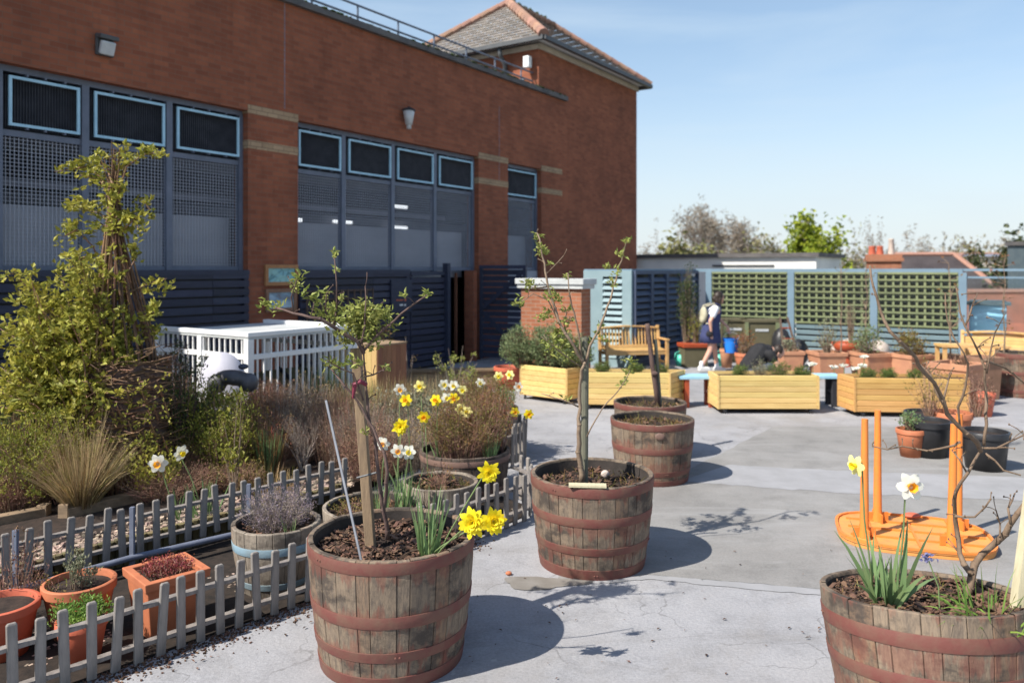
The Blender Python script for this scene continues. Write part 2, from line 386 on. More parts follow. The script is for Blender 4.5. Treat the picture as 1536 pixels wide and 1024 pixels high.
    def blade(s, p, d, l, w, droop=.4, k=4):
        d = d.normalized(); x = d.cross(Vector((u(-1, 1), u(-1, 1), .1)))
        if x.length < 1e-3: x = Vector((1, 0, 0))
        x.normalize(); vs = []; q = Vector(p)
        for i in range(k+1):
            t = i/k; ww = w*(1-t**2.2)*.5+.0004
            vs += [q-x*ww, q+x*ww]
            d = (d+Vector((0, 0, -droop/k*(1+t)))).normalized()
            q = q+d*l/k
        s.add(vs, [(2*i, 2*i+1, 2*i+3, 2*i+2) for i in range(k)])
    def build(s, name, mat, parent=None, smooth=False, kind=None):
        me = bpy.data.meshes.new(name); me.from_pydata(s.v, [], s.f)
        uvl = me.uv_layers.new(name='UVMap')
        if s.uv is not None and len(s.uv) == len(me.loops):
            flat = [c for q in s.uv for c in q]
        else:
            flat = []
            V = me.vertices
            for p in me.polygons:
                nx, ny, nz = (abs(c) for c in p.normal)
                for vi in p.vertices:
                    c = V[vi].co
                    if nz >= nx and nz >= ny: flat += [c.x, c.y]
                    elif nx > ny: flat += [c.y, c.z]
                    else: flat += [c.x, c.z]
        uvl.data.foreach_set('uv', flat)
        if smooth: me.polygons.foreach_set('use_smooth', [True]*len(me.polygons))
        me.materials.append(mat)
        o = bpy.data.objects.new(name, me); COL.objects.link(o)
        if parent is not None: o.parent = parent
        if kind: o['kind'] = kind
        return o
def smooth_by_angle(o, deg=40):
    me = o.data
    me.polygons.foreach_set('use_smooth', [True]*len(me.polygons))
    try: me.set_sharp_from_angle(angle=math.radians(deg))
    except Exception: pass
    return o
def bevel(o, w=.004, seg=2):
    m = o.modifiers.new('bevel', 'BEVEL'); m.width = w; m.segments = seg; m.limit_method = 'ANGLE'; m.angle_limit = .6
    return o
LABELS = {}
def tag(o, label, cat, group=None):
    o['label'] = label; o['category'] = cat
    if group: o['group'] = group
    LABELS.setdefault(label, []).append(o.name)
    return o
def thing(name, label, cat, loc=(0, 0, 0), rotz=0, group=None):
    o = bpy.data.objects.new(name, None); COL.objects.link(o)
    o.location = loc; o.rotation_euler = (0, 0, rotz); o.empty_display_size = .1
    return tag(o, label, cat, group)
def struct(name, mb, mat, kind='structure'):
    return mb.build(name, mat, None, kind=kind)
# ------------------------------------------------------------------ camera, light, world
cam = bpy.data.cameras.new('camera'); co = bpy.data.objects.new('camera', cam); COL.objects.link(co)
co.location = (0, 0, H); co.rotation_euler = (PI/2, 0, 0)
cam.sensor_width = 36; cam.lens = F/1536*36; cam.shift_y = -(512-HY)/1536
cam.clip_end = 6000; cam.clip_start = .05
cam.dof.use_dof = True; cam.dof.focus_distance = 4.3; cam.dof.aperture_fstop = 1.9
scn.camera = co
EL = math.radians(47.5); SD = Vector((-.85, -.53, 0)).normalized()*math.cos(EL)+Vector((0, 0, math.sin(EL)))
sl = bpy.data.lights.new('sun', 'SUN'); sl.energy = 4.6; sl.angle = math.radians(.53); sl.color = (1, .94, .85)
so = bpy.data.objects.new('sun', sl); COL.objects.link(so); so.rotation_euler = SD.to_track_quat('Z', 'Y').to_euler(); so.location = (-10, -10, 20)
w = bpy.data.worlds.new('World'); scn.world = w; w.use_nodes = True; nt = w.node_tree
bg = nt.nodes['Background']
sky = nt.nodes.new('ShaderNodeTexSky'); sky.sky_type = 'NISHITA'; sky.sun_disc = False
sky.sun_elevation = EL; sky.sun_rotation = math.atan2(SD.x, SD.y)
sky.air_density = 1.0; sky.dust_density = .6; sky.ozone_density = 1.6; sky.altitude = 50
# thin high cloud
tc = nt.nodes.new('ShaderNodeTexCoord'); mp = nt.nodes.new('ShaderNodeMapping'); mp.inputs['Scale'].default_value = (1.2, 1.2, 6)
nt.links.new(tc.outputs['Generated'], mp.inputs[0])
cl = ramp(nt, noise(nt, mp.outputs[0], 1.6, 8, .55, .4), [(.47, (0, 0, 0)), (.74, (.5, .5, .5))])
mx = mix(nt, cl, sky.outputs[0], (4.2, 4.9, 5.6))
sp = nt.nodes.new('ShaderNodeSeparateXYZ'); nt.links.new(tc.outputs['Generated'], sp.inputs[0])
hz = ramp(nt, sp.outputs[2], [(0, (.92, .92, .92)), (.08, (.75, .75, .75)), (.22, (.36, .36, .36)), (.6, (0, 0, 0))])
hzc = ramp(nt, sp.outputs[2], [(0, (.86, .94, 1.0)), (.10, (.82, .93, 1.0)), (.28, (.64, .86, 1.0))])
hzc = mix(nt, 1, hzc, (4.95, 4.95, 4.95), 'MULTIPLY')
mx = mix(nt, hz, mx, hzc)
nt.links.new(mx, bg.inputs[0]); bg.inputs[1].default_value = .107
scn.view_settings.view_transform = 'Standard'; scn.view_settings.look = 'None'; scn.view_settings.gamma = 1
scn.view_settings.exposure = 0.75
scn.cycles.max_bounces = 8

# ------------------------------------------------------------------ ground and deck
mb = MB(); mb.add([(-3000, -500, -9), (3000, -500, -9), (3000, 5000, -9), (-3000, 5000, -9)], [(0, 1, 2, 3)])
struct('ground', mb, farground)
mb = MB(); mb.prism([(-26, -5), (17, -5), (17, 12.6), (11.2, 17.0), (11.5, 25), (11.5, 31), (-26, 31)], -.5, 0)
struct('roof_deck', mb, deckm)
def sheet(name, pts, z, mat):
    m = MB(); m.add([(p.x, p.y, z) for p in pts], [tuple(range(len(pts)))]); return struct(name, m, mat)
def wobble(pts, k=10, a=.02):
    out = []
    for i in range(len(pts)-1):
        for j in range(k):
            p = pts[i].lerp(pts[i+1], j/k); out.append(p+Vector((u(-a, a), u(-a, a), 0)))
    out.append(pts[-1]); return out
sheet('pavement_patch', wobble([gr(835, 872), gr(980, 862), gr(1240, 884), gr(1700, 925), gr(1850, 700), gr(1500, 640), gr(1160, 640), gr(1040, 700), gr(880, 775)], 14, .018), .002, deckp)
sheet('pavement_edge', wobble([gr(835, 874), gr(980, 863), gr(1240, 885), gr(1700, 926)], 16, .006)+wobble([gr(1700, 938), gr(1240, 894), gr(980, 869), gr(835, 880)], 16, .014), .004, seam)
sheet('pavement_strip', wobble([gr(1090, 697), gr(1300, 708), gr(1700, 722)], 18, .02)+wobble([gr(1700, 756), gr(1300, 742), gr(1020, 722)], 18, .03), .004, seam)
# water stain below the second barrel
m = MB(); c = gr(815, 874); pts = []
for i in range(26):
    a = 2*PI*i/26; rr = 1+.25*math.sin(3*a+1)+u(-.08, .08); pts.append((c.x+.28*rr*math.cos(a), c.y+.10*rr*math.sin(a), .005))
m.add(pts, [tuple(range(26))]); struct('pavement_stain', m, stain)
# litter: dry leaves and debris
m = MB()
for k in range(270):
    q = gr(u(0, 470), u(905, 1020)) if k < 200 else gr(u(640, 1250), u(820, 1020))
    if k < 200:  # along the picket fence foot
        t = u(-1.6, 1.2); q = Vector((-1.32+.68*t+abs(R.gauss(0, .12)), 4.9+.73*t-abs(R.gauss(0, .12)), 0))
    sz = u(.004, .016)
    m.leaf(Vector((q.x, q.y, u(.006, .01))), Vector((u(-1, 1), u(-1, 1), .12)), sz*2.2, sz, .2, Vector((0, 0, 1)))
for k in range(4200):
    t = u(-2.2, 1.5); q = Vector((-1.32+.68*t+R.gauss(.02, .075), 4.9+.73*t-R.gauss(.02, .075), 0)); sz = u(.002, .009)
    m.box((q.x, q.y, sz/2), (sz*u(1, 2), sz, sz), Matrix.Rotation(u(0, 3), 3, 'Z'))
m.build('dry_leaf_litter', bark, None, kind='stuff')
m = MB()
for k in range(1500):
    t = u(-1.6, 2.2); q = Vector((-1.4+.68*t-abs(R.gauss(0, .35)), 5.0+.73*t+abs(R.gauss(0, .35)), 0)); sz = u(.004, .014)
    m.box((q.x, q.y, sz/2), (sz*u(1, 2), sz, sz), Matrix.Rotation(u(0, 3), 3, 'Z'))
m.build('garden_gravel', gravel, None, kind='stuff')
o = MB().ell((0, 0, 0), (.022, .018, .014)).build('pebble', terracotta, None, True)
o.location = gr(763, 862)+Vector((0, 0, .013)); tag(o, 'small red-brown pebble lying on the grey deck between the two front barrels', 'pebble')

# ------------------------------------------------------------------ brick building
FO = Vector((-1.03, 17.7, 0)); ROT = math.atan2(.828, .5606)
def T(px):
    r = (px-CX)/F; return (17.7*r+1.03)/(.677-r)*1.2076
bld = thing('brick_building', 'long red-brown brick car park building with mesh bays and slate hipped tower', 'building', FO, ROT)
tA0, tA1, tB0, tB1, tC0, tC1, tE = -12.0, T(372), T(447), T(718), T(762), T(812), T(955)
TH = .35
m = MB()
m.b2((-14, 0, 4.7), (tE, TH, 6.68)); m.b2((-14, 0, -9), (tE, TH, 0))
for a, b_ in ((-14, tA0), (tA1, tB0), (tB1, tC0), (tC1, tE)): m.b2((a, 0, 0), (b_, TH, 4.7))
m.b2((tE-TH, TH, -9), (tE, 7, 6.68))
m.b2((-14, 7, -9), (tE, 7.3, 6.68)); m.b2((-14.3, 0, -9), (-14, 7.3, 6.68))
tw0 = 3.07; TD = 4.2
m.b2((tw0, 0, 6.68), (tE, .3, 7.92)); m.b2((tw0, .3, 6.68), (tw0+.3, TD, 7.92)); m.b2((tE-.3, .3, 6.68), (tE, TD, 7.92)); m.b2((tw0+.3, TD-.3, 6.68), (tE-.3, TD, 7.92))
m.build('wall', brick, bld)
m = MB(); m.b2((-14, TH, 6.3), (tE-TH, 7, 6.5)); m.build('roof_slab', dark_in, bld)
m = MB(); m.b2((-14, -.09, 6.68), (4.45, .45, 6.80)); m.build('parapet_coping', coping_dark, bld)
# moss and weather lumps along the coping
m = MB()
for k in range(420): m.ell((u(-8, 4.4), u(-.1, .1), 6.80), (u(.02, .09), u(.02, .05), u(.008, .03)), None, 6, 4)
m.build('coping_moss', lf_dark, bld)
# cream bands on the piers
m = MB()
for a, b_ in ((tA1, tB0), (tB1, tC0), (tC1, T(843))):
    for z0 in (4.08, 4.66): m = MB(); m.b2((a-.004, -.006, z0), (b_+.004, TH-.02, z0+.14)); m.build('cream_band', cream_brick, bld)
# a vertical movement joint and small weep marks
m = MB(); m.b2((T(427)-.006, -.002, 4.85), (T(427)+.006, .01, 6.68)); m.b2((T(749)-.006, -.002, 4.2), (T(749)+.006, .01, 6.0)); m.build('movement_joint', concrete_in, bld)
# interior
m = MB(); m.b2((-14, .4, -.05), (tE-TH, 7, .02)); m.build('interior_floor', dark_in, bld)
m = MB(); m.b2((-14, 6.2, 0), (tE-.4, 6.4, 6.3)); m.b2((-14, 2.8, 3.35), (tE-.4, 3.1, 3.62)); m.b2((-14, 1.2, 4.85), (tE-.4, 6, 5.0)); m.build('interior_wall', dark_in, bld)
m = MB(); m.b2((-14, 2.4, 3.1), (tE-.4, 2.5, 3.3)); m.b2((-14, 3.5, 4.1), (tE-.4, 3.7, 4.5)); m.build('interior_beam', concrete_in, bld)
def bay(t0, t1, mulls, openleft=False):
    fr = MB(); y0, y1 = .16, .24
    fr.b2((t0, y0-.02, 4.62), (t1, y1, 4.70)); fr.b2((t0, y0, 3.80), (t1, y1, 3.88))
    fr.b2((t0, y0, 2.06), (t1, y1, 2.14))
    xs = [t0]+mulls+[t1]
    for i, x in enumerate(xs):
        ww = .05 if 0 < i < len(xs)-1 else .035
        xx = x if 0 < i < len(xs)-1 else (x+ww if i == 0 else x-ww)
        fr.b2((xx-ww, y0-.03, 2.0), (xx+ww, y1-.002, 4.63))
    fr.build('window_frame', steel_frame, bld)
    for i in range(len(xs)-1):
        a, b_ = xs[i]+.06, xs[i+1]-.06
        # vent panel: vertical blades in a pale blue frame
        bk = MB(); bk.b2((a, .30, 3.9), (b_, .31, 4.6))
        k = int((b_-a)/.035)
        for j in range(k+1):
            x = a+(b_-a)*j/k; bk.box((x, .20, 4.25), (.012, .04, .68), Matrix.Rotation(.5, 3, 'Z'))
        p = bk.build('vent_panel', black_blade, bld)
        f2 = MB(); x0, x1, z0, z1, t = a+.05, b_-.03, 3.93, 4.57, .018
        for q in (((x0, .10, z0), (x1, .13, z0+2*t)), ((x0, .10, z1-2*t), (x1, .13, z1)), ((x0, .10, z0+2*t), (x0+2*t, .13, z1-2*t)), ((x1-2*t, .10, z0+2*t), (x1, .13, z1-2*t))): f2.b2(*q)
        f2.build('vent_frame', frame_blue, p)
        lg = MB()
        for fx in (.25, .5, .78):
            for zz in (3.90, 4.585): lg.b2((x0+(x1-x0)*fx-.012, .10, zz), (x0+(x1-x0)*fx+.012, .16, zz+.03))
        lg.build('bracket', steel_frame, p)
        g = MB(); sp = .05; r = .0042
        k = int((b_-a)/sp)
        for j in range(k+1):
            x = a-.01+(b_-a+.02)*j/k; g.b2((x-r, .18, 2.1), (x+r, .186, 3.82))
        k = int(1.7/sp)
        for j in range(k+1):
            z = 2.12+1.7*j/k; g.b2((a-.01, .187, z-r), (b_+.01, .192, z+r))
        g.build('mesh_grille', mesh_steel, bld)
    m = MB(); m.b2((t0, .5, 1.9), (t1, .58, 2.95)); m.build('spandrel_panel', panel_grey, bld)
bay(tA0, tA1, [T(-260), T(-110), T(5), T(136), T(262)])
bay(tB0, tB1, [T(523), T(597), T(660)])
bay(tC0, tC1, [])
# dark upper band seen through the left bay
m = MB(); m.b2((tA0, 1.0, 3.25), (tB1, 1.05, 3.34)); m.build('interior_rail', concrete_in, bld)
for px, py, wpx in ((598, 310, 34), (598, 341, 34), (514, 333, 32), (449, 330, 6)):
    # glowing bars added in place of bright grated openings across the car park
    d = 2.2; r = (px-CX)/F
    # solve point on plane y=d in facade frame
    ax, ay = .5606, .828; nx, ny = -.828, .5606
    bx, by = FO.x+nx*d, FO.y+ny*d
    t = (r*by-bx)/(ax-r*ay); Y = by+t*ay; z = H-(py-HY)/F*Y
    o = MB().b2((-wpx*.0085, -.03, -.035), (wpx*.0085, .03, .035)).build('glow_bar', opening_glow)
    o.location = (bx+t*ax, Y, z); o.rotation_euler = (0, 0, ROT)
    lab = {(598, 310): 'glowing white bar for a bright far opening inside the second mesh bay, upper of the pair', (598, 341): 'glowing white bar for a bright far opening inside the second mesh bay, lower of the pair',
           (514, 333): 'glowing white bar for a bright far opening seen through the second panel of the middle mesh bay', (449, 330): 'short glowing bar for a bright far opening at the left edge of the middle mesh bay'}[(px, py)]
    tag(o, lab, 'strip light', 'glowing bars for the far openings of the car park')
# tower roof
def hiproof(x0, x1, y0, y1, z0, rx0, rx1, ry, rz, par, ov=.4):
    a = [(x0-ov, y0-ov, z0), (x1+.22, y0-ov, z0), (x1+.22, y1+ov, z0), (x0-ov, y1+ov, z0), (rx0, ry, rz), (rx1, ry, rz)]
    m = MB()
    A = [Vector(p) for p in a]
    def course(p0, p1, q0, q1, n):   # tiled slope: overlapping courses
        for i in range(n):
            t0, t1 = i/n, (i+1)/n
            L0, R0, L1, R1 = p0.lerp(q0, t0), p1.lerp(q1, t0), p0.lerp(q0, t1), p1.lerp(q1, t1)
            k = max(1, int((R0-L0).length/.3))
            for j in range(k):
                s0, s1 = j/k, (j+1)/k
                up = Vector((0, 0, .018))
                m.add([L0.lerp(R0, s0)+up, L0.lerp(R0, s1)+up, L1.lerp(R1, s1), L1.lerp(R1, s0)], [(0, 1, 2, 3)])
    n = 16
    course(A[0], A[1], A[4], A[5], n); course(A[1], A[2], A[5], A[5]+Vector((.001, 0, 0)), n); course(A[2], A[3], A[5], A[4], n); course(A[3], A[0], A[4], A[4]+Vector((0, -.001, 0)), n)
    m.build('roof', slate, par)
    m = MB(); m.add([A[0], A[1], A[2], A[3]], [(3, 2, 1, 0)]); m.build('soffit', white_paint, par)
    m = MB()
    for p, q, wd in ((A[0], A[4], .15), (A[1], A[5], .1), (A[2], A[5], .1), (A[3], A[4], .13), (A[4], A[5], .11)):
        L = (q-p).length; k = int(L/.3)
        for i in range(k): m.tube([p.lerp(q, i/k)+Vector((0, 0, .02)), p.lerp(q, (i+1.02)/k)+Vector((0, 0, .05))], [wd, wd*.88], 8)
    m.build('ridge_tiles', ridge_tile, par)
    return A
A = hiproof(tw0, tE, 0, TD, 8.0, tw0+1.7, tE-1.7, 2.1, 9.84, bld)
m = MB()
for p, q in ((A[0], A[1]), (A[1], A[2]), (A[3], A[0])): m.beam(p+Vector((0, 0, -.05)), q+Vector((0, 0, -.05)), .12, .11)
m.build('gutter', grey_pipe, bld)
m = MB(); m.b2((tw0-.05, -.04, 7.80), (tw0-.002, TD, 7.93)); m.b2((tw0+.0, -.05, 7.80), (tE+.05, -.003, 7.95)); m.build('fascia', M('fascia_cream', (.5, .44, .36), None, 5, .6), bld)
m = MB(); m.tube([(tw0-.35, 1.0, 7.9), (tw0-.3, 1.0, 7.7), (tw0-.08, 1.0, 7.5), (tw0-.08, 1.0, 6.4)], .06, 10); m.build('downpipe', grey_pipe, bld, True)
m = MB(); m.b2((tw0-.26, .14, 7.30), (tw0-.1, .32, 7.60)); m.b2((tw0-.1, .2, 7.4), (tw0+.0, .3, 7.5)); bevel(m.build('antenna_box', white_paint, bld), .02)
m = MB()
for k in range(14): m.ell((tw0+1.7+k*.16+u(-.05, .05), 2.1, 9.95+u(0, .05)), (.05, .05, .06), None, 6, 4)
m.build('ridge_moss', lf_dark, bld)
# roof-edge railing
m = MB(); ry = .18
for z in (6.98, 7.20): m.tube([(-9, ry, z), (tw0+.02, ry, z)], .022, 6)
m.tube([(tw0-.4, ry, 6.95), (tw0-.4, ry+2, 7.2)], .02, 6)
x = T(607)
while x > -9: x -= 1.15
while x < tw0: m.tube([(x, ry, 6.6), (x, ry, 7.2)], .022, 6); x += 1.15
m.build('railing', rail_metal, bld)
# lights on the wall
def facade_world(t, y, z): return Vector((FO.x+t*.5606-y*.828, FO.y+t*.828+y*.5606, z))
zf = lambda px, py: at(px, py, FO.y+T(px)/1.2076).z
l = thing('wall_lamp', 'square floodlight with pale glass high on the brick wall, above the left mesh bay', 'lamp', facade_world(T(155), -.0, zf(155, 72)), ROT)
m = MB(); m.b2((-.12, -.06, -.12), (.12, 0, .16)); m.box((0, -.10, .13), (.26, .16, .06), Matrix.Rotation(.2, 3, 'X')); bevel(m.build('housing', grey_pipe, l), .01)
m = MB(); m.box((0, -.10, -.02), (.2, .07, .19), Matrix.Rotation(.35, 3, 'X')); bevel(m.build('lens', lamp_glass, l), .02)
l = thing('wall_lantern', 'small dark lantern with frosted shade on the brick wall, above the middle mesh bay', 'lamp', facade_world(T(605), -.0, zf(605, 180)), ROT)
m = MB(); m.b2((-.03, -.12, .18), (.03, 0, .22)); m.lathe([(0, .26), (.13, .2), (.14, .17), (.1, .17), (0, .17)], 8, (0, -.15, 0)); m.build('bracket', black_plastic, l)
m = MB(); m.lathe([(.1, .17), (.12, .15), (.07, -.12), (0, -.12)], 12, (0, -.15, 0)); m.lathe([(.05, -.12), (.05, -.2), (0, -.2)], 10, (0, -.15, 0)); m.build('shade', lamp_glass, l, True)
# framed prints on the first pier
for px0, px1, py0, py1, mt, fm, lab in ((396, 445, 397, 428, art, sign_wood, 'framed turquoise map on the brick pier, upper of the two'), (397, 443, 433, 467, art2, brown_pot, 'framed blue-grey picture on the brick pier, below the map')):
    a, b_ = T(px0), T(px1); z1, z0 = zf((px0+px1)/2, py0), zf((px0+px1)/2, py1)
    l = thing('framed_picture', lab, 'picture', facade_world((a+b_)/2, 0, (z0+z1)/2), ROT)
    w2, h2 = (b_-a)/2, (z1-z0)/2
    m = MB(); m.b2((-w2+.05, -.02, -h2+.05), (w2-.05, -.004, h2-.05)); m.build('print', mt, l)
    m = MB()
    for q in (((-w2, -.045, -h2), (w2, 0, -h2+.06)), ((-w2, -.045, h2-.06), (w2, 0, h2)), ((-w2, -.045, -h2+.06), (-w2+.06, 0, h2-.06)), ((w2-.06, -.045, -h2+.06), (w2, 0, h2-.06))): m.b2(*q)
    m.build('frame', fm, l)
# dark slatted screens below the bays
def slats(t0, t1, lab, z1=2.06, posts=()):
    r = thing('slatted_screen', lab, 'fence', facade_world(t0, -.05, 0), ROT, 'dark slatted screens below the mesh bays')
    L = t1-t0; m = MB(); z = .05
    while z < z1-.08:
        x = 0
        while x < L-.01:
            ln = min(1.8, L-x); m.b2((x+.003, -.012+u(-.003, .003), z), (x+ln-.003, .012+u(-.003, .003), z+.105)); x += ln
        z += .135
    m.build('slats', navy_wood, r)
    m = MB(); m.b2((0, -.02, z1-.06), (L, .05, z1+.02)); m.build('top_rail', navy_wood, r)
    m = MB(); m.b2((0, .10, .0), (L, .13, z1-.1)); m.build('backing', black_blade, r)
    k = max(1, int(L/1.8))
    for i in range(k+1):
        x = min(max(L*i/k, .04), L-.04); m = MB(); m.b2((x-.04, .015, 0), (x+.04, .09, z1)); m.build('post', navy_wood, r)
slats(tA0, tA1-.02, 'dark navy slatted screen below the left mesh bay, behind the white railing box')
slats(tB0, T(612), 'dark navy slatted screen with square trellis in front, right of the framed pictures')
slats(T(613), T(667), 'dark navy slatted screen panel immediately left of the open doorway', 2.02)
# doorway
m = MB(); m.b2((T(704), -.12, 0), (T(704)+.14, .14, 2.06)); o = m.build('door_reveal', brick, bld)
m = MB(); m.b2((T(700), .3, 0), (T(700)+.04, .36, 2.0)); m.build('door_frame', cedar, bld)
m = MB(); m.b2((T(718), .1, 0), (tC0, .2, 2.0)); m.b2((T(704)+.14, .12, 0), (T(719), .2, 2.05)); m.build('door_side_wall', navy_wood, bld)
m = MB(); m.b2((tC0+.01, .12, 0), (tC1-.01, .2, 2.05)); m.build('lower_panel', panel_grey, bld)
m = MB(); m.b2((T(664), -.14, 0), (T(664)+.1, .0, 2.22)); o = m.build('gate_post', navy_wood)
o.location = FO; o.rotation_euler = (0, 0, ROT); tag(o, 'dark navy timber post at the left side of the open doorway', 'post')
# open gate leaf
hp = Vector((-.74, 18.0, 0)); ep = Vector((.32, 17.55, 0)); d = ep-hp
g = thing('slatted_gate', 'dark navy slatted gate leaf standing open right of the doorway', 'gate', hp, math.atan2(d.y, d.x))
L = d.length; m = MB(); z = .07
while z < 1.98: m.b2((.06, -.012, z), (L-.06, .012, z+.11)); z += .135
m.build('slats', navy_wood, g)
m = MB(); m.b2((0, -.03, .03), (.07, .05, 2.1)); m.b2((L-.07, -.03, .03), (L, .05, 2.1)); m.b2((0, -.05, 2.1), (L, .06, 2.18)); m.build('frame', navy_wood, g)
m = MB(); m.beam((.1, -.04, 1.1), (L-.1, -.04, .2), .03, .09); m.beam((.1, -.04, 1.2), (L-.1, -.04, 2.0), .03, .09); m.build('brace', navy_wood, g)
# trellis panel leaning against the screen
a, b_ = T(449), T(548)
g = thing('garden_trellis', 'brown square wooden trellis panel standing against the dark slatted screen', 'trellis', facade_world(a, -.2, 0), ROT)
m = MB()
for i in range(11): x = (b_-a)*i/10; m.b2((x-.012, -.01, .2), (x+.012, .01, 1.72))
for i in range(11): z = .2+1.5*i/10; m.b2((0, .011, z-.012), (b_-a, .022, z+.012))
m.build('lattice', trellis_brown, g)
# notices on the screen
for px, py, lab, ww in ((597, 453, 'small dark notice with red and white marks on the slatted screen', .5),):
    g = thing('notice_board', lab, 'notice', facade_world(T(px), -.09, zf(px, py)), ROT)
    m = MB(); m.b2((-.3, -.01, -.2), (.3, .01, .45)); m.build('board', navy_wood, g)
    m = MB()
    for i in range(7): m.b2((-.16+i*.03, -.016, .03), (-.14+i*.03, -.011, .06))
    m.b2((.08, -.016, .02), (.13, -.011, .07)); m.build('red_marks', terracotta_red, g)
    m = MB(); m.b2((-.06, -.016, -.07), (.04, -.011, -.04)); m.b2((.08, -.016, -.08), (.12, -.011, -.04)); m.build('white_marks', white_paint, g)

# ------------------------------------------------------------------ brick pier, louvred plant enclosure, far fence
c = at(872, 403, 14.6)
g = thing('brick_wall', 'low orange brick wall with pale coping beside the louvred enclosure', 'wall', (c.x, c.y, 0), ROT)
m = MB(); m.b2((0, 0, 0), (.36, 1.35, 1.72)); m.build('brickwork', brick_pier, g)
m = MB(); m.b2((-.06, -.06, 1.72), (.42, 1.41, 1.80)); m.b2((-.09, -.09, 1.80), (.45, 1.44, 1.91)); bevel(m.build('coping', coping_white, g), .008)
c = at(948, 403, 16.5)
g = thing('louvred_enclosure', 'blue-grey metal louvred plant enclosure behind the wooden bench', 'enclosure', (c.x, c.y, 0), ROT)
ZT = 2.06
def louvres(m, p0, p1, z0, z1, n, out):
    p0, p1, out = Vector(p0), Vector(p1), Vector(out)
    for i in range(n):
        z = z0+(z1-z0)*i/n; h = (z1-z0)/n
        a = p0+Vector((0, 0, z)); b2 = p1+Vector((0, 0, z))
        o1 = out*.05; up = Vector((0, 0, h*.62)); th = Vector((0, 0, .012))
        m.add([a+o1, b2+o1, b2-o1*.3+up, a-o1*.3+up, a+o1-th, b2+o1-th, b2-o1*.3+up-th, a-o1*.3+up-th], [(0, 1, 2, 3), (7, 6, 5, 4), (0, 4, 5, 1), (2, 6, 7, 3), (1, 5, 6, 2), (0, 3, 7, 4)])
# lit side (faces local -x): runs along +y ; shaded side faces -y : runs along +x
fr = MB()
fr.b2((-.03, 0, 0), (.05, .22, ZT)); fr.b2((-.03, .68, 0), (.05, 1.15, ZT)); fr.b2((-.03, .22, 1.93), (.05, .68, ZT)); fr.b2((-.03, .22, 0), (.05, .68, .2))
fr.build('frame', louvre_blue, g)
m = MB(); louvres(m, (-.0, .22, 0), (-.0, .68, 0), .2, 1.93, 13, (-1, 0, 0)); m.build('louvre_blades', louvre_blue, g)
m = MB(); m.b2((.14, .1, 0), (.16, 1.1, ZT)); m.b2((.1, .14, 0), (3.76, .16, ZT)); m.build('backing', black_plastic, g)
fr = MB(); xs = [0, .9, 1.75, 2.6, 3.76]
for x in xs: fr.b2((x-.03 if x else .05, -.06, 0), (x+.10 if x < 3.7 else x, .03, ZT-.08))
fr.b2((.05, -.061, ZT-.08), (3.76, .03, ZT)); fr.b2((.05, -.055, 0), (3.76, .03, .12)); fr.build('frame', louvre_blue_shaded, g)
m = MB()
for i in range(4): louvres(m, (xs[i]+.1, 0, 0), (xs[i+1]-.03, 0, 0), .12, ZT-.1, 13, (0, -1, 0))
m.build('louvre_blades', louvre_blue_shaded, g)
m = MB(); m.b2((0, 0, ZT), (3.76, 1.15, ZT+.03)); m.build('roof', fence_blue, g)
# far fence of green trellis panels
e = c.xy.to_3d(); ex = Vector((.5606, .828, 0)); e0 = Vector((c.x, c.y, 0))+ex*3.76
fd = Vector((.828, -.5606, 0))
g = thing('trellis_fence', 'long blue-grey metal fence with green lattice panels along the far deck edge', 'fence', e0, math.atan2(fd.y, fd.x))
def FL(px):
    r = (px-CX)/F; return (r*e0.y-e0.x)/(fd.x-r*fd.y)
posts = [FL(1064), FL(1187), FL(1311), FL(1444), FL(1560), FL(1700), FL(1850)]
m = MB()
for x in posts: m = MB(); m.b2((x-.075, -.06, 0), (x+.075, .06, 2.02)); m.build('post', fence_blue, g)
m = MB(); m.b2((0, -.05, 2.02), (posts[3], .07, 2.10)); m.b2((posts[3], -.02, 2.05), (posts[-1], .02, 2.10)); m.b2((posts[3], -.02, 1.90), (posts[-1], .02, 1.94)); m.build('top_rail', fence_blue, g)
for i in range(3):
    x0, x1 = posts[i]+.085, posts[i+1]-.085
    z0 = .86 if i else .95; z1 = 2.0
    m = MB(); n = 10
    for j in range(n+1): x = x0+(x1-x0)*j/n; m.b2((x-.022, -.03, z0), (x+.022, -.012, z1))
    k = 8
    for j in range(k+1): z = z0+(z1-z0)*j/k; m.b2((x0, -.055, z-.022), (x1, -.031, z+.022))
    m.build('lattice_panel', trellis_green, g)
    m = MB(); m.b2((x0, .09, .05), (x1, .10, 2.0)); m.build('backing', black_plastic, g)
    m = MB(); k = 8
    for j in range(k): z = z0+(z1-z0)*(j+.62)/k; m.box(((x0+x1)/2, .03, z), (x1-x0, .02, .075), Matrix.Rotation(.5, 3, 'X'))
    m.build('louvre_blades', slat_grey, g)
    m = MB()
    for j in range(6): z = .06+j*.135; m.box(((x0+x1)/2, .0, z+.03), (x1-x0, .02, .09), Matrix.Rotation(.35, 3, 'X'))
    m.build('lower_slats', louvre_blue, g)
m = MB()
for i in range(3, 6):
    x0, x1 = posts[i]+.085, posts[i+1]-.085
    m.b2((x0, -.01, .1), (x1, .01, .5))
m.build('lower_panel', louvre_blue, g)
for i in range(3, 6):
    x0, x1 = posts[i]+.085, posts[i+1]-.085
    m = MB(); m.b2((x0, -.004, 1.0), (x1, .004, 1.9)); m.build('glass_pane', glass_mat, g)
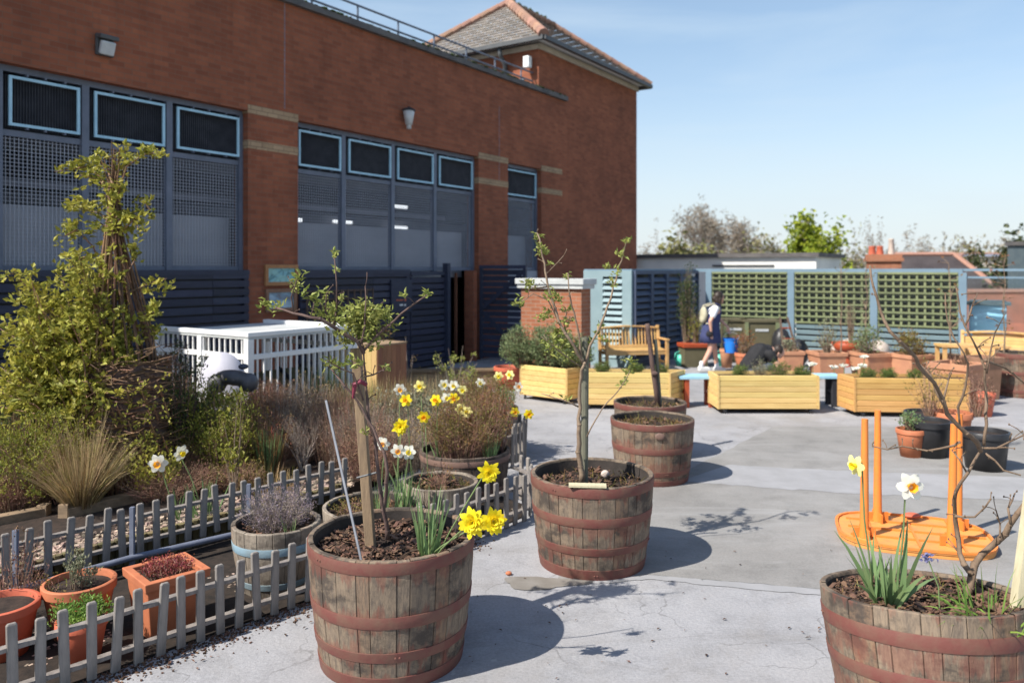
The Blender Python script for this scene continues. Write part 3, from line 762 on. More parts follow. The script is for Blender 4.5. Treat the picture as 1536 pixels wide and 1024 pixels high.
# turquoise cabinet behind the last fence panel
p = at(1481, 475, 16.9); g = thing('storage_cabinet', 'pale turquoise cabinet with dark lid beside the open fence panel', 'cabinet', (p.x, p.y, 0), -.5)
m = MB(); m.b2((-.34, -.2, .0), (.34, .2, 1.32)); bevel(m.build('body', table_blue, g), .01)
m = MB(); m.b2((-.42, -.25, 1.32), (.42, .25, 1.39)); m.b2((-.33, -.22, 1.39), (.33, .2, 1.42)); m.build('lid', fence_dark, g)

# ------------------------------------------------------------------ buildings and trees beyond the deck
g = thing('plant_room', 'long low white plant room with dark flat roof beyond the louvred enclosure', 'building', (4.3, 25.8, 0), -.595)
m = MB(); m.b2((-.6, 0, 0), (5.5, 3.5, 2.45)); m.build('wall', white_build, g)
m = MB(); m.b2((-.7, -.12, 2.45), (5.6, 3.6, 2.57)); m.build('roof', coping_dark, g)
m = MB()
for i in range(2): m.b2((2.4, -.03, 2.02+i*.14), (4.3, .0, 2.08+i*.14))
m.build('vent', grey_pipe, g)
g = thing('grey_block', 'grey rendered wall block at the far right edge beyond the fence', 'building', at(1560, 403, 40)*1, -.2); g.location.z = -9
m = MB(); m.b2((-1.2, 0, 0), (8, .8, 12.3)); m.build('wall', fence_dark, g)
m = MB(); m.b2((-1.3, -.1, 12.3), (8.1, .9, 12.5)); m.build('parapet', coping_dark, g)
def house(name, lab, X, Y, rot, L, D, zw, zr, hip, roofm, wallm):
    g = thing(name, lab, 'house', (X, Y, -9), rot)
    m = MB(); m.b2((-L/2, -D/2, 0), (L/2, D/2, zw)); m.build('wall', wallm, g)
    A = [Vector(p) for p in ((-L/2-.3, -D/2-.3, zw), (L/2+.3, -D/2-.3, zw), (L/2+.3, D/2+.3, zw), (-L/2-.3, D/2+.3, zw), (-L/2+hip, 0, zr), (L/2-hip, 0, zr))]
    m = MB(); m.add(A, [(0, 1, 5, 4), (1, 2, 5), (2, 3, 4, 5), (3, 0, 4), (3, 2, 1, 0)]); m.build('roof', roofm, g)
    m = MB()
    for p, q in ((0, 4), (1, 5), (2, 5), (3, 4), (4, 5)): m.tube([A[p]+Vector((0, 0, .03)), A[q]+Vector((0, 0, .03))], .16, 6)
    m.build('ridge_tiles', ridge_tile, g)
    for k in range(3):
        x = -L/2+L*(k+.6)/3.2
        f = MB().b2((x-.5, -D/2-.04, zw-2.4), (x+.5, -D/2-.003, zw-.9)).build('window', white_paint, g)
        MB().b2((x-.42, -D/2-.05, zw-2.3), (x+.42, -D/2-.041, zw-1.0)).build('pane', black_blade, f)
    return g
dslate = M('dark_slate', (.04, .032, .033), (.06, .05, .05), 1.5, .7, 0)
dtile = M('red_tile', (.28, .11, .07), (.2, .09, .06), 1.5, .8, 0)
c = at(1395, 403, 45)
g = house('terraced_house', 'house with dark slate hipped roof and orange hips beyond the fence', c.x+1.2, 45+3, -.25, 7.2, 8, 9.0, 11.95, 1.9, dslate, brick)
c = at(1325, 403, 38)
g = thing('chimney_stack', 'red brick chimney stack with clay pots rising above the fence top', 'chimney', (c.x, 38, -9), -.35)
m = MB(); m.b2((-.75, -.4, 0), (.75, .4, 11.45)); m.b2((-.85, -.5, 11.45), (.85, .5, 11.62)); m.b2((-.78, -.43, 11.62), (.78, .43, 11.8)); m.build('stack', brick_pier, g)
for k, x in enumerate((-.5, -.15)): MB().lathe([(.17, 11.8), (.14, 12.15), (.17, 12.2), (.13, 12.2), (.1, 11.8)], 12, (x, 0, 0)).build('pot', terracotta_red, g, True)
MB().lathe([(.15, 11.8), (.12, 12.5), (.15, 12.55), (.1, 12.55), (.1, 11.8)], 12, (.35, 0, 0)).build('pot', stone, g, True)
c = at(1490, 403, 36)
house('terraced_house', 'lower house with patched red and grey roof seen through the open fence panel', c.x, 36, .1, 9, 7, 7.6, 10.0, 1.0, dtile, brick_pier)
c = at(1470, 403, 95)
house('apartment_block', 'distant pale flat-topped block on the skyline beyond the houses', c.x, 95, .1, 12, 10, 12.5, 12.9, 4, concrete_in, stone)

DEC = .62
def grow(m, tips, p, d, L, r, lvl, spread, n=4, up=.08, kids=(3, 4), wig=.18):
    pts = [p]; rr = [r]; q = Vector(p); dd = d.copy()
    for i in range(3):
        dd = (dd+Vector((u(-wig, wig), u(-wig, wig), u(-wig, wig)+up))).normalized(); q = q+dd*L/3; pts.append(q.copy()); rr.append(r*(1-.17*(i+1)))
    m.tube(pts, rr, n if lvl > 1 else 3)
    if lvl == 0: tips.append((q, dd)); return
    for k in range(R.randint(*kids)):
        j = R.choice((1, 2, 3, 3)); base = pts[j]
        a = u(0, 2*PI); s = spread*u(.6, 1.2)
        x = dd.cross(Vector((.3, .2, 1))).normalized(); y = dd.cross(x)
        nd = (dd*math.cos(s)+(x*math.cos(a)+y*math.sin(a))*math.sin(s)).normalized()
        grow(m, tips, base, nd, L*u(.6, .85), rr[j]*DEC, lvl-1, spread, n, up, kids, wig)
def fartree(name, lab, px, Y, ztop, wpx, lvl=5, leaves=0, lm=None, bark_m=None, lsize=.5, kids=(3, 4), trunk=.25, group='trees beyond the deck', spread=.6, base=-9, tk=1.5, fuzz=3):
    X = (px-CX)/F*Y; W = wpx/F*Y
    g = thing(name, lab, 'tree', (X, Y, base), 0, group)
    global DEC
    DEC = .72; m = MB(); tips = []
    m.tube([(0, 0, -.2), (0, 0, 1)], [.07*tk, .055*tk], 6)
    for k in range(4):
        a = k*PI/2+u(0, 1); grow(m, tips, Vector((0, 0, u(.8, 1))), Vector((math.cos(a)*.6, math.sin(a)*.6, .9)).normalized(), .7, .04*tk, lvl-1, spread, 4, .05, kids)
    Ht = ztop-base; DEC = .62
    xs = [abs(v[0]) for v in m.v]+[abs(v[1]) for v in m.v]; zs = [v[2] for v in m.v]
    xs.sort(); zs.sort(); mxz = zs[int(len(zs)*.997)]; mnx = xs[int(len(xs)*.97)]
    # crown starts at fraction `trunk` of the height
    def fit(v):
        z = v[2]; zz = (z/1.0)*trunk*Ht if z < 1 else trunk*Ht+(z-1)/(mxz-1)*(1-trunk)*Ht
        return Vector((v[0]/mnx*W/2, v[1]/mnx*W/2, max(zz, 0)))
    m.v = [tuple(fit(v)) for v in m.v]
    m.build('trunk', bark_m or far_twig, g)
    if fuzz:
        l = MB()
        for q, d in tips:
            q = fit(q)
            for k in range(fuzz): l.blade(q+Vector((R.gauss(0, .25), R.gauss(0, .25), R.gauss(0, .2)))*W*.08, Vector((u(-1, 1), u(-1, 1), u(-.2, 1.2))), W*u(.03, .09), .0028*Y*.35, .1, 2)
        l.build('twigs', far_fuzz, g)
    if leaves:
        l = MB()
        for q, d in tips:
            q = fit(q)
            for k in range(leaves):
                l.leaf(q+Vector((R.gauss(0, .35), R.gauss(0, .35), R.gauss(0, .35)))*lsize*2.2, Vector((u(-1, 1), u(-1, 1), u(-.6, 1))), lsize*u(.5, 1.1), lsize*u(.35, .8))
        l.build('crown', lm, g)
    return g
fartree('bare_tree', 'broad bare brown tree with domed twiggy crown above the white plant room', 1074, 95, 9.2, 112, 6, kids=(3, 4), trunk=.35)
fartree('bare_tree', 'small hazy bare tree close to the right edge of the brick tower', 984, 110, 7.5, 48, 5)
fartree('leafy_tree', 'low olive green tree line clump left of the broad bare tree', 1035, 80, 4.7, 100, 5, 3, lf_farolive, lsize=.7, trunk=.4)
fartree('leafy_tree', 'bright yellow-green tree with rounded crown above the trellis fence', 1212, 52, 4.95, 66, 5, 16, lf_fartree, lsize=.42, trunk=.3)
fartree('leafy_tree', 'lower bright green tree shoulder to the right of the yellow-green crown', 1245, 50, 3.9, 52, 5, 14, lf_fartree, lsize=.38, trunk=.35)
fartree('bare_tree', 'thin olive-twigged tree between the broad bare tree and the green tree', 1150, 85, 5.6, 70, 5, 1, lf_farolive, lsize=.5)
fartree('bare_tree', 'hazy bare tree just right of the yellow-green tree', 1275, 80, 5.9, 60, 5, 1, lf_farolive, lsize=.4)
fartree('bare_tree', 'slim upright bare tree behind the chimney stack', 1318, 90, 7.6, 30, 5)
fartree('bare_tree', 'spreading bare treetop behind the slate roof', 1365, 90, 6.4, 58, 5)
fartree('bare_tree', 'small bare treetop at the right end of the slate roof', 1405, 100, 5.7, 46, 5)
fartree('bare_tree', 'faint bare treetop on the skyline near the pale block', 1447, 120, 6.2, 60, 5, 1, lf_farolive)
fartree('evergreen_tree', 'dark evergreen tree at the far right beyond the fence', 1508, 45, 3.2, 56, 5, 8, lf_conifer, lsize=.4, trunk=.25)
fartree('evergreen_tree', 'dark olive evergreen bush left of the dark tree on the right', 1478, 55, 2.6, 46, 5, 6, lf_conifer, lsize=.4, trunk=.25)
fartree('bare_tree', 'brown bushy treetop above the lower house roof', 1462, 60, 3.2, 50, 5, 3, lf_olive, lsize=.35)
fartree('bare_tree', 'distant bare treetop above the dark evergreen at the right', 1530, 110, 6.4, 50, 5)
# distant wood as one mass
m = MB()
for k in range(15000):
    x = u(-60, 330); y = u(190, 230); h = 9.5+2*math.sin(x*.11)+1.6*math.sin(x*.31+1)+1.2*math.sin(x*.93)
    m.leaf(Vector((x, y, u(-6, -2.8+h))), Vector((u(-1, 1), u(-1, 1), 1)), u(.8, 2.2), u(.25, 1.1))
m.build('distant_wood', far_wood, None, kind='stuff')
# ------------------------------------------------------------------ barrels
def barrel(loc, Rr, Hh, label, hoops, wood=None, hm=None, rimhoop=True, fill=.10, rb=.85, n=28, tilt=(0, 0), cat='barrel planter', name='half_barrel', mulch=bark, group='half barrel planters', nchip=700, rot=None, turf=0):
    wood = wood or stave; hm = hm or hoop_red
    g = thing(name, label, cat, loc, u(0, 6) if rot is None else rot, group)
    if tilt != (0, 0): g.rotation_euler = (tilt[0], tilt[1], 0)
    def rad(z):
        t = max(0, 1-z/Hh); return Rr*(1-(1-rb)*t**1.7)
    m = MB(); m.uv = []; rows = 9
    seed = R.randint(0, 50)
    ws = [u(.65, 1.4) for _ in range(n)]; tot = sum(ws); cum = [sum(ws[:k])/tot for k in range(n+1)]
    for s in range(n):
        a0, a1 = 2*PI*cum[s], 2*PI*cum[s+1]; e = .0009/Rr
        top = Hh+u(-.003, .003)
        angs = [a0+e, a0+e*4.5, (a0+a1)/2, a1-e*4.5, a1-e]; dr = [-.003, 0, 0, 0, -.003]; us = [.03, .15, .5, .85, .97]
        off = u(-.0015, .0015)
        ring = []
        prof = [(rad(top*i/(rows-1))+off, top*i/(rows-1)) for i in range(rows)]
        prof += [(rad(top)+off-.004, top+.004), (rad(top)-.026, top+.004), (rad(top)-.030, top-.002), (rad(top)-.031, top-.012)]
        vs = []; 
        for (r, z) in prof:
            for a, d_ in zip(angs, dr):
                rr = r+(d_ if r > rad(z)-.02 else 0); vs.append((rr*math.cos(a), rr*math.sin(a), z))
        fs = []; uvs = []
        for i in range(len(prof)-1):
            for j in range(4):
                fs.append((i*5+j, i*5+j+1, i*5+5+j+1, i*5+5+j))
                z0, z1 = prof[i][1], prof[i+1][1]
                if i >= rows: z0, z1 = z0+.02*i, z1+.02*(i+1)
                b0 = s+seed
                uvs += [(b0+us[j], z0), (b0+us[j+1], z0), (b0+us[j+1], z1), (b0+us[j], z1)]
        m.add(vs, fs, uvs)
    o = smooth_by_angle(m.build('staves', wood, g), 35)
    m = MB(); m.lathe([(rad(0)-.02, .02), (.001, .02)], n); m.lathe([(rad(z)-.009, z) for z in (0.01, Hh*.3, Hh*.6, Hh*.85)], n); m.build('base', dark_bark, g)
    m = MB(); m.lathe([(rad(Hh*k)-.030-(.002 if k < .99 else 0), Hh*k-.006) for k in (1, .9, .8, .68, .5)], 64); m.build('charred_lining', char, g, True)
    for zc, hw in hoops:
        m = MB(); z0, z1 = zc-hw/2, zc+hw/2
        m.lathe([(rad(z0)-.003, z0), (rad(z0)+.0032, z0), (rad(z0)+.004, z0+.002), (rad(z1)+.004, z1-.002), (rad(z1)+.0032, z1), (rad(z1)-.003, z1)], 80)
        hp = smooth_by_angle(m.build('hoop', hm, g), 30)
        rv = MB(); a = u(0, 6)
        for k in range(2): rv.ell(((rad(zc)+.005)*math.cos(a+k*.05), (rad(zc)+.005)*math.sin(a+k*.05), zc), (.006, .006, .006), None, 6, 4)
        rv.build('rivet', hm, hp)
    zs = Hh-fill; rs = rad(zs)-.034
    m = MB(); vs = [(0, 0, zs+.015)]; k = 36; rings = 6
    for i in range(1, rings+1):
        for j in range(k): a = 2*PI*j/k; rr = rs*i/rings; vs.append((rr*math.cos(a), rr*math.sin(a), zs+u(-.01, .012)))
    fs = [(0, 1+j, 1+(j+1) % k) for j in range(k)]
    for i in range(rings-1):
        for j in range(k): fs.append((1+i*k+j, 1+(i+1)*k+j, 1+(i+1)*k+(j+1) % k, 1+i*k+(j+1) % k))
    m.add(vs, fs); m.build('soil', soil, g)
    if nchip:
        m = MB()
        for i in range(nchip):
            rr = rs*math.sqrt(u(0, .97)); a = u(0, 2*PI); L = u(.010, .03) if R.random() < .7 else u(.03, .065)
            rot = Euler((u(-.6, .6), u(-.6, .6), u(0, PI))).to_matrix()
            m.box((rr*math.cos(a), rr*math.sin(a), zs+u(.008, .034)), (L, L*u(.25, .5), u(.003, .007)), rot)
        m.build('bark_mulch', mulch, g, kind='stuff')
    if turf:
        m = MB()
        for i in range(turf):
            rr = rs*math.sqrt(u(.1, .95)); a = u(0, 2*PI)
            m.blade((rr*math.cos(a), rr*math.sin(a), zs), Vector((u(-.6, .6), u(-.6, .6), 1)), u(.03, .1), .004, .5, 3)
        m.build('weeds', lf_olive, g, kind='stuff')
    return g, zs
B1 = Vector((-.655, 4.26, 0)); B2 = Vector((.575, 5.62, 0)); B3 = Vector((1.41, 7.85, 0)); B5 = Vector((1.56, 8.82, 0)); B4 = Vector((1.91, 3.55, .058))
HO = [(.627, .06), (.355, .06), (.175, .05), (.035, .068)]
barrel(B1, .447, .66, 'large half barrel planter nearest the camera with fresh bark mulch and yellow double daffodils', HO, rot=.4, fill=.085, nchip=1100)
barrel(B2, .437, .635, 'half barrel planter with a slim staked tree and a short board across its rim', [(.60, .062), (.40, .06), (.20, .05), (.035, .075)], rot=2.1, fill=.10, nchip=350, turf=160)
barrel(B3, .413, .60, 'half barrel planter with a rusty patch below its rim, in front of a similar barrel', [(.57, .055), (.34, .055), (.12, .05), (.03, .05)], rot=4.3, fill=.09, nchip=200, turf=420)
barrel(B5, .405, .60, 'half barrel planter holding a bare cut stake, partly hidden behind another barrel', [(.57, .055), (.34, .055), (.12, .05)], rot=1.3, fill=.07, nchip=100, turf=260)
barrel(B4, .445, .55, 'half barrel planter at the right front with bare tree, white daffodils and no rim hoop', [(.44, .062), (.27, .055), (.09, .05)], rot=0, fill=.045, nchip=1300, tilt=(-.15, 0), turf=60)
# iron clamp on barrel 3 and board across barrel 2
o = MB().ell((0, 0, 0), (.05, .012, .035)).build('rusty_patch', hoop_rust, None, True); o.location = B3+Vector((-.0, -.418, .50)); tag(o, 'rusty iron lump hanging just under the rim of the middle barrel', 'iron plate')
q = B2+Vector((-.07, -.40, .652)); o = MB().box((0, 0, 0), (.25, .07, .014), Matrix.Rotation(-.08, 3, 'Z')).build('short_board', stake_pale); o.location = q; tag(o, 'short pale board lying across the rim of the second barrel', 'board')
o = MB().ell((0, 0, 0), (.032, .018, .032)).build('white_stone', stone, None, True); o.location = B2+Vector((.12, .2, .568)); tag(o, 'round pale stone lying in the soil of the second barrel', 'stone')

o = bevel(MB().box((0, 0, 0), (.215, .10, .065), Matrix.Rotation(.3, 3, 'Z')).build('loose_brick', brick_pier), .004); o.location = B4+Vector((-.12, -.30, .033-.058)); tag(o, 'loose red brick wedged under the tilted right barrel', 'brick')
# grey weathered tubs in the garden
barrel(Vector((-1.56, 5.17, 0)), .285, .43, 'grey wooden tub with a pale blue band, holding lavender', [(.31, .05), (.08, .04)], stave_grey, hoop_blue, fill=.06, rb=.76, n=20, cat='tub', name='wooden_tub', group='grey wooden tubs', nchip=150)
barrel(Vector((-1.06, 5.92, 0)), .37, .31, 'low grey wooden tub with daffodil leaves behind the front barrel', [(.1, .04)], stave_grey, hoop_rust, fill=.07, n=22, cat='tub', name='wooden_tub', group='grey wooden tubs', nchip=200, turf=120)
barrel(Vector((-.59, 6.44, 0)), .31, .35, 'small grey wooden tub with sparse weeds, between two larger tubs', [(.1, .04)], stave_grey, hoop_rust, fill=.06, n=20, cat='tub', name='wooden_tub', group='grey wooden tubs', nchip=200, turf=200)
barrel(Vector((-.44, 7.28, 0)), .42, .42, 'dark wooden tub packed with rust and green heather', [(.1, .04), (.37, .05)], stavemat('stave_dark', (.14, .11, .09), (.05, .04, .035), (.16, .11, .08), (.2,), drip=0), hoop_rust, fill=.05, n=24, cat='tub', name='wooden_tub', group='grey wooden tubs', nchip=0)
barrel(Vector((-.33, 8.68, 0)), .40, .56, 'farthest grey tub, ringed by its own grey picket fence', [(.3, .05), (.1, .05)], stave_grey, hoop_rust, fill=.05, n=24, cat='tub', name='wooden_tub', group='grey wooden tubs', nchip=0)

# ------------------------------------------------------------------ picket fences and beds
def picket_fence(name, label, pts, h, z0=0.0, sp=.117, backrails=True, mat=None, start=0):
    mat = mat or picket_grey
    g = thing(name, label, 'picket fence', (pts[0][0], pts[0][1], z0), 0, 'low grey picket fences')
    o = Vector((pts[0][0], pts[0][1], 0)); P = [Vector((x, y, 0))-o for x, y in pts]
    proto = None; d0 = start
    for i in range(len(P)-1):
        a, b_ = P[i], P[i+1]; L = (b_-a).length; d = (b_-a)/L; an = math.atan2(d.y, d.x)
        nrm = Vector((d.y, -d.x, 0))
        for z in (h*.22, h*.72):
            m = MB(); m.beam(a+Vector((0, 0, z)), b_+Vector((0, 0, z)), .045, .02); m.build('rail', mat, g)
        x = d0
        while x < L:
            if proto is None:
                m = MB(); m.add([(-.023, -.012, 0), (.023, -.012, 0), (.023, .012, 0), (-.023, .012, 0), (-.023, -.012, h-.01), (.023, -.012, h-.01), (.023, .012, h-.01), (-.023, .012, h-.01), (-.017, -.008, h), (.017, -.008, h), (.017, .008, h), (-.017, .008, h)],
                    [(0, 3, 2, 1), (0, 1, 5, 4), (1, 2, 6, 5), (2, 3, 7, 6), (3, 0, 4, 7), (4, 5, 9, 8), (5, 6, 10, 9), (6, 7, 11, 10), (7, 4, 8, 11), (8, 9, 10, 11)])
                proto = k = bevel(m.build('picket', mat, g), .003, 1)
            else:
                k = proto.copy(); COL.objects.link(k); k.parent = g
            q = a+d*x+nrm*.023
            k.location = (q.x, q.y, u(-.012, .014)); k.rotation_euler = (u(-.04, .04), u(-.05, .05), an+u(-.06, .06))
            x += sp*u(.95, 1.05)
        d0 = x-L
    return g
def lp(t): return (-1.32+.68*t, 4.9+.73*t)
picket_fence('picket_fence', 'low grey picket fence in front of the terracotta pots, running to the right corner', [lp(-2.4), lp(-1.2), lp(0), lp(1.1), (.12, 6.55), (.16, 6.9), (-.0, 7.15)], .40)
picket_fence('picket_fence', 'second low grey picket fence farther back, behind the terracotta pots', [(-4.3, 3.7), (-2.48, 5.70), (-1.45, 6.87)], .36, .09)
picket_fence('picket_fence', 'short curved grey picket fence around the farthest tub', [(-.35, 8.05), (-.02, 8.25), (.12, 8.55), (.13, 8.85), (.02, 9.15), (-.2, 9.4)], .42, .02, .095)
# pipe rail on thin posts
g = thing('edging_rail', 'low blue-grey pipe rail running behind the terracotta pots', 'rail', (-3.4, 4.62, 0))
o0 = Vector((-3.4, 4.62, 0)); m = MB(); P = [Vector(q)-o0 for q in ((-3.9, 4.05, .15), (-3.1, 4.85, .1), (-2.6, 5.32, .13), (-2.1, 5.80, .12), (-1.75, 6.1, .1))]
m.tube(P, .022, 8); m.build('rail', rail_bluegrey, g, True)
for q in (P[1], P[2].lerp(P[3], .0), P[3].lerp(P[4], .3)): m = MB(); m.beam((q.x, q.y+.02, 0), (q.x, q.y+.02, .47), .028); m.build('post', rail_bluegrey, g)
# earth between the two picket fences, darkened in its colour to stand for shadow
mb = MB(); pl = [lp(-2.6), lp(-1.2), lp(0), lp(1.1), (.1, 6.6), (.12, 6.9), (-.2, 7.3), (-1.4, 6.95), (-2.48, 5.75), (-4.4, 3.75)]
mb.prism([(x, y) for x, y in pl], 0, .012); mb.build('garden_earth', earth_shaded, None, kind='structure')
# raised soil bed
mb = MB(); poly = [(-5.6, 2.6), (-4.2, 3.95), (-2.55, 5.79), (-1.55, 6.95), (-1.3, 7.6), (-.95, 8.3), (-.8, 9.6), (-2.4, 10.0), (-6.6, 9.9), (-8.5, 6)]
mb.prism(poly, 0, .13); mb.build('raised_soil', soil, None, kind='structure')
g = thing('log_edging', 'low olive log-roll edging below the second picket fence', 'edging', (-2.5, 5.75, 0))
m = MB(); a, b_ = Vector((-4.25, 3.83, 0)), Vector((-1.47, 6.93, 0)); L = (b_-a).length; k = int(L/.055)
for i in range(k):
    q = a.lerp(b_, i/k)-Vector((-2.5, 5.75, 0)); m.tube([(q.x, q.y, 0), (q.x, q.y, .20+u(-.01, .01))], .029, 7)
m.build('logs', bed_log, g)
def sleeper(label, p, q, z0, z1, wd=.09, endpost=False):
    p, q = Vector(p), Vector(q); c = (p+q)/2; g = thing('timber_edging', label, 'timber edging', (c.x, c.y, 0), 0, 'timber bed edgings')
    m = MB(); n = max(1, int((z1-z0)/.14)); hh = (z1-z0)/n
    for i in range(n): m.beam(Vector((p.x-c.x, p.y-c.y, z0+hh*(i+.5))), Vector((q.x-c.x, q.y-c.y, z0+hh*(i+.5))), hh-.006, wd)
    bevel(m.build('boards', bed_wood, g), .006)
    for e in (p, q): m = MB(); m.beam(Vector((e.x-c.x, e.y-c.y, 0)), Vector((e.x-c.x, e.y-c.y, z1+.015)), .075); m.build('post', bed_wood, g)
sleeper('low timber edge between the straw grass and the daffodils', (-3.55, 6.2), (-2.1, 7.95), .1, .22)
sleeper('higher timber retaining edge behind the brown heather', (-4.6, 6.05), (-2.75, 8.15), .1, .38)
sleeper('short timber edge at the far left below the yellow-leaved shrub', (-5.0, 5.0), (-3.75, 6.25), .1, .2)
# tan/pink gravel just behind the second fence
m = MB()
for k in range(2600):
    t = u(-2.3, 1.6); q = Vector((-2.48+.66*t-abs(R.gauss(.05, .2)), 5.85+.75*t+abs(R.gauss(.05, .2)), .135)); sz = u(.006, .028)
    m.box((q.x, q.y, .133+sz/3), (sz*u(1, 1.8), sz, sz*.7), Euler((u(-.3, .3), u(-.3, .3), u(0, 3))).to_matrix())
m.build('pink_gravel', gravel, None, kind='stuff')
# square timber planter with brown shrub
c = Vector((-2.62, 8.05, 0))
c = at(392, 640, 8.3); g = thing('timber_planter', 'weathered square timber planter under the reddish brown shrub', 'planter', (c.x, c.y, 0), -.35)
m = MB()
for i in range(4): m.b2((-.36, -.32, .08+i*.085), (.36, .3, .16+i*.085))
m.build('boards', bed_log, g)
m = MB(); m.b2((-.40, -.37, .42), (.40, -.27, .455)); m.b2((-.40, -.27, .42), (-.30, .33, .455)); m.b2((.30, -.27, .42), (.40, .33, .455)); m.build('cap', bed_wood, g)
for sx in (-1, 1): m = MB(); m.beam((sx*.33, -.34, .0), (sx*.33, -.34, .42), .07); m.build('post', stake_pale, g)

# ------------------------------------------------------------------ pots
def pot(loc, r, h, label, mt, group='terracotta pots', name='plant_pot', cat='plant pot', rb=.68, n=32, saucer=False):
    g = thing(name, label, cat, loc, u(0, 6), group)
    m = MB(); m.lathe([(0, 0), (r*rb, 0), (r*.93, h*.82), (r*.93, h*.83)], n); m.build('body', mt, g, True)
    m = MB(); m.lathe([(r*.93, h*.82), (r, h*.84), (r*1.0, h*.985), (r*.97, h), (r*.9, h), (r*.88, h*.97), (r*.86, h*.7)], n); smooth_by_angle(m.build('rim', mt, g), 50)
    m = MB(); m.lathe([(r*.87, h*.88), (r*.4, h*.90), (.0001, h*.91)], 20); m.build('soil', soil, g)
    return g
def sqpot(loc, w, h, label, mt, rot=0, wy=None, group='square terracotta planters', name='square_planter'):
    g = thing(name, label, 'planter', loc, rot, group); wy = wy or w; k = .8
    def ring(sx, z, o=0): return [(-sx*w/2-o, -sx*wy/2-o, z), (sx*w/2+o, -sx*wy/2-o, z), (sx*w/2+o, sx*wy/2+o, z), (-sx*w/2-o, sx*wy/2+o, z)]
    def loft(rings):
        m = MB(); vs = [p for r_ in rings for p in r_]; fs = [(0, 3, 2, 1)]
        for i in range(len(rings)-1):
            for j in range(4): fs.append((i*4+j, i*4+(j+1) % 4, i*4+4+(j+1) % 4, i*4+4+j))
        m.add(vs, fs); return m
    bevel(loft([ring(k, 0), ring(.97, h*.86)]).build('body', mt, g), .008)
    m = loft([ring(.97, h*.86), ring(1, h*.86, .012), ring(1, h, .015), ring(1, h, -.03), ring(.97, h*.8, -.03)]); m.f = m.f[1:]; bevel(m.build('rim', mt, g), .005)
    m = MB(); m.add(ring(.9, h*.9), [(0, 1, 2, 3)]); m.build('soil', soil, g)
    return g
pot((-2.49, 4.49, 0), .195, .31, 'wide round terracotta pot with a small grey rosemary sprig', terracotta)
pot((-2.30, 4.17, 0), .128, .235, 'small round terracotta pot overflowing with bright green herb', terracotta_red)
pot((-2.78, 4.24, 0), .19, .29, 'round terracotta pot of bare soil at the left picture edge', terracotta_red)
sqpot((-2.02, 4.56, 0), .34, .355, 'square orange terracotta planter with reddish succulents behind the front picket fence', terracotta, .78)
pot(gr(1366, 684), .155, .31, 'round terracotta pot beside the black plastic pots', terracotta)
pot(gr(1395, 684)+Vector((0, .05, 0)), .25, .40, 'black plastic pot left of the orange table legs, beside a terracotta pot', black_plastic, 'black plastic pots', rb=.78)
pot(gr(1415, 672)+Vector((0, .38, 0)), .25, .36, 'black plastic pot just behind the left black pot', black_plastic, 'black plastic pots', rb=.78)
pot(gr(1482, 704)+Vector((0, .05, 0)), .235, .40, 'black plastic pot right of the orange table legs', black_plastic, 'black plastic pots', rb=.78)
pot(gr(1462, 690)+Vector((.1, .62, 0)), .22, .42, 'terracotta pot standing behind the right-hand black plastic pot', terracotta)
pot(gr(768, 590)+Vector((-.05, .45, 0)), .27, .40, 'reddish terracotta pot at the left end of the pine planters', terracotta_red)

# ------------------------------------------------------------------ pine planters in an arc, with blue benches between
def pine_planter(foot, label, mt, h0=.07, h1=.555):
    c = Vector((sum(p[0] for p in foot)/len(foot), sum(p[1] for p in foot)/len(foot), 0))
    g = thing('pine_planter', label, 'wooden planter', c, 0, 'pine planters set in an arc'); P = [Vector((x, y, 0))-c for x, y in foot]
    n = 6; hh = (h1-h0)/n; cen = Vector((0, 0, 0)); k = len(P)
    m = MB()
    for i in range(n):
        z0, z1 = h0+i*hh, h0+(i+1)*hh-.004
        for j in range(k):
            a, b_ = P[j], P[(j+1) % k]; d = (b_-a).normalized(); nr = Vector((d.y, -d.x, 0)); w_ = .028
            a2, b2 = a+d*.0, b_-d*.0
            z = .006
            vs = [a2-nr*w_+Vector((0, 0, z0)), b2-nr*w_+Vector((0, 0, z0)), b2-nr*z+Vector((0, 0, z0)), a2-nr*z+Vector((0, 0, z0)),
                  a2+Vector((0, 0, z0+z)), b2+Vector((0, 0, z0+z)), b2+Vector((0, 0, z1-z)), a2+Vector((0, 0, z1-z)),
                  a2-nr*z+Vector((0, 0, z1)), b2-nr*z+Vector((0, 0, z1)), b2-nr*w_+Vector((0, 0, z1)), a2-nr*w_+Vector((0, 0, z1))]
            m.add(vs, [(0, 1, 2, 3), (3, 2, 5, 4), (4, 5, 6, 7), (7, 6, 9, 8), (8, 9, 10, 11), (11, 10, 1, 0), (0, 3, 4, 7, 8, 11), (1, 10, 9, 6, 5, 2)])
    m.build('boards', mt, g)
    m = MB(); poly = [(p.x*.94, p.y*.9) for p in P]; m.prism(poly, h0, h1-.05); m.build('soil', soil, g)
    for p in P:
        m = MB(); m.beam((p.x*.985, p.y*.985, h0), (p.x*.985, p.y*.985, h1-.01), .028); m.build('corner_post', mt, g)
        q = p*.84; m = MB(); m.tube([(q.x-.02, q.y, .035), (q.x+.02, q.y, .035)], .034, 10); m.beam((q.x, q.y, .03), (q.x, q.y, h0), .02); m.build('caster', black_plastic, g)
    return g
p1a, p1b = Vector((.13, 12.62)), Vector((.845, 12.05))
d = (p1b-p1a).normalized(); nb = Vector((-d.y, d.x))
pine_planter([p1a, p1b, p1b+nb*.5+d*.06, p1a+nb*.5], 'pine planter at the left end of the arc, turned towards the building, with rosemary bushes', pine)
pine_planter([(1.02, 11.68), (2.35, 11.58), (2.66, 12.0), (1.15, 12.15)], 'pine planter behind the half barrels, left of the first blue bench', pine)
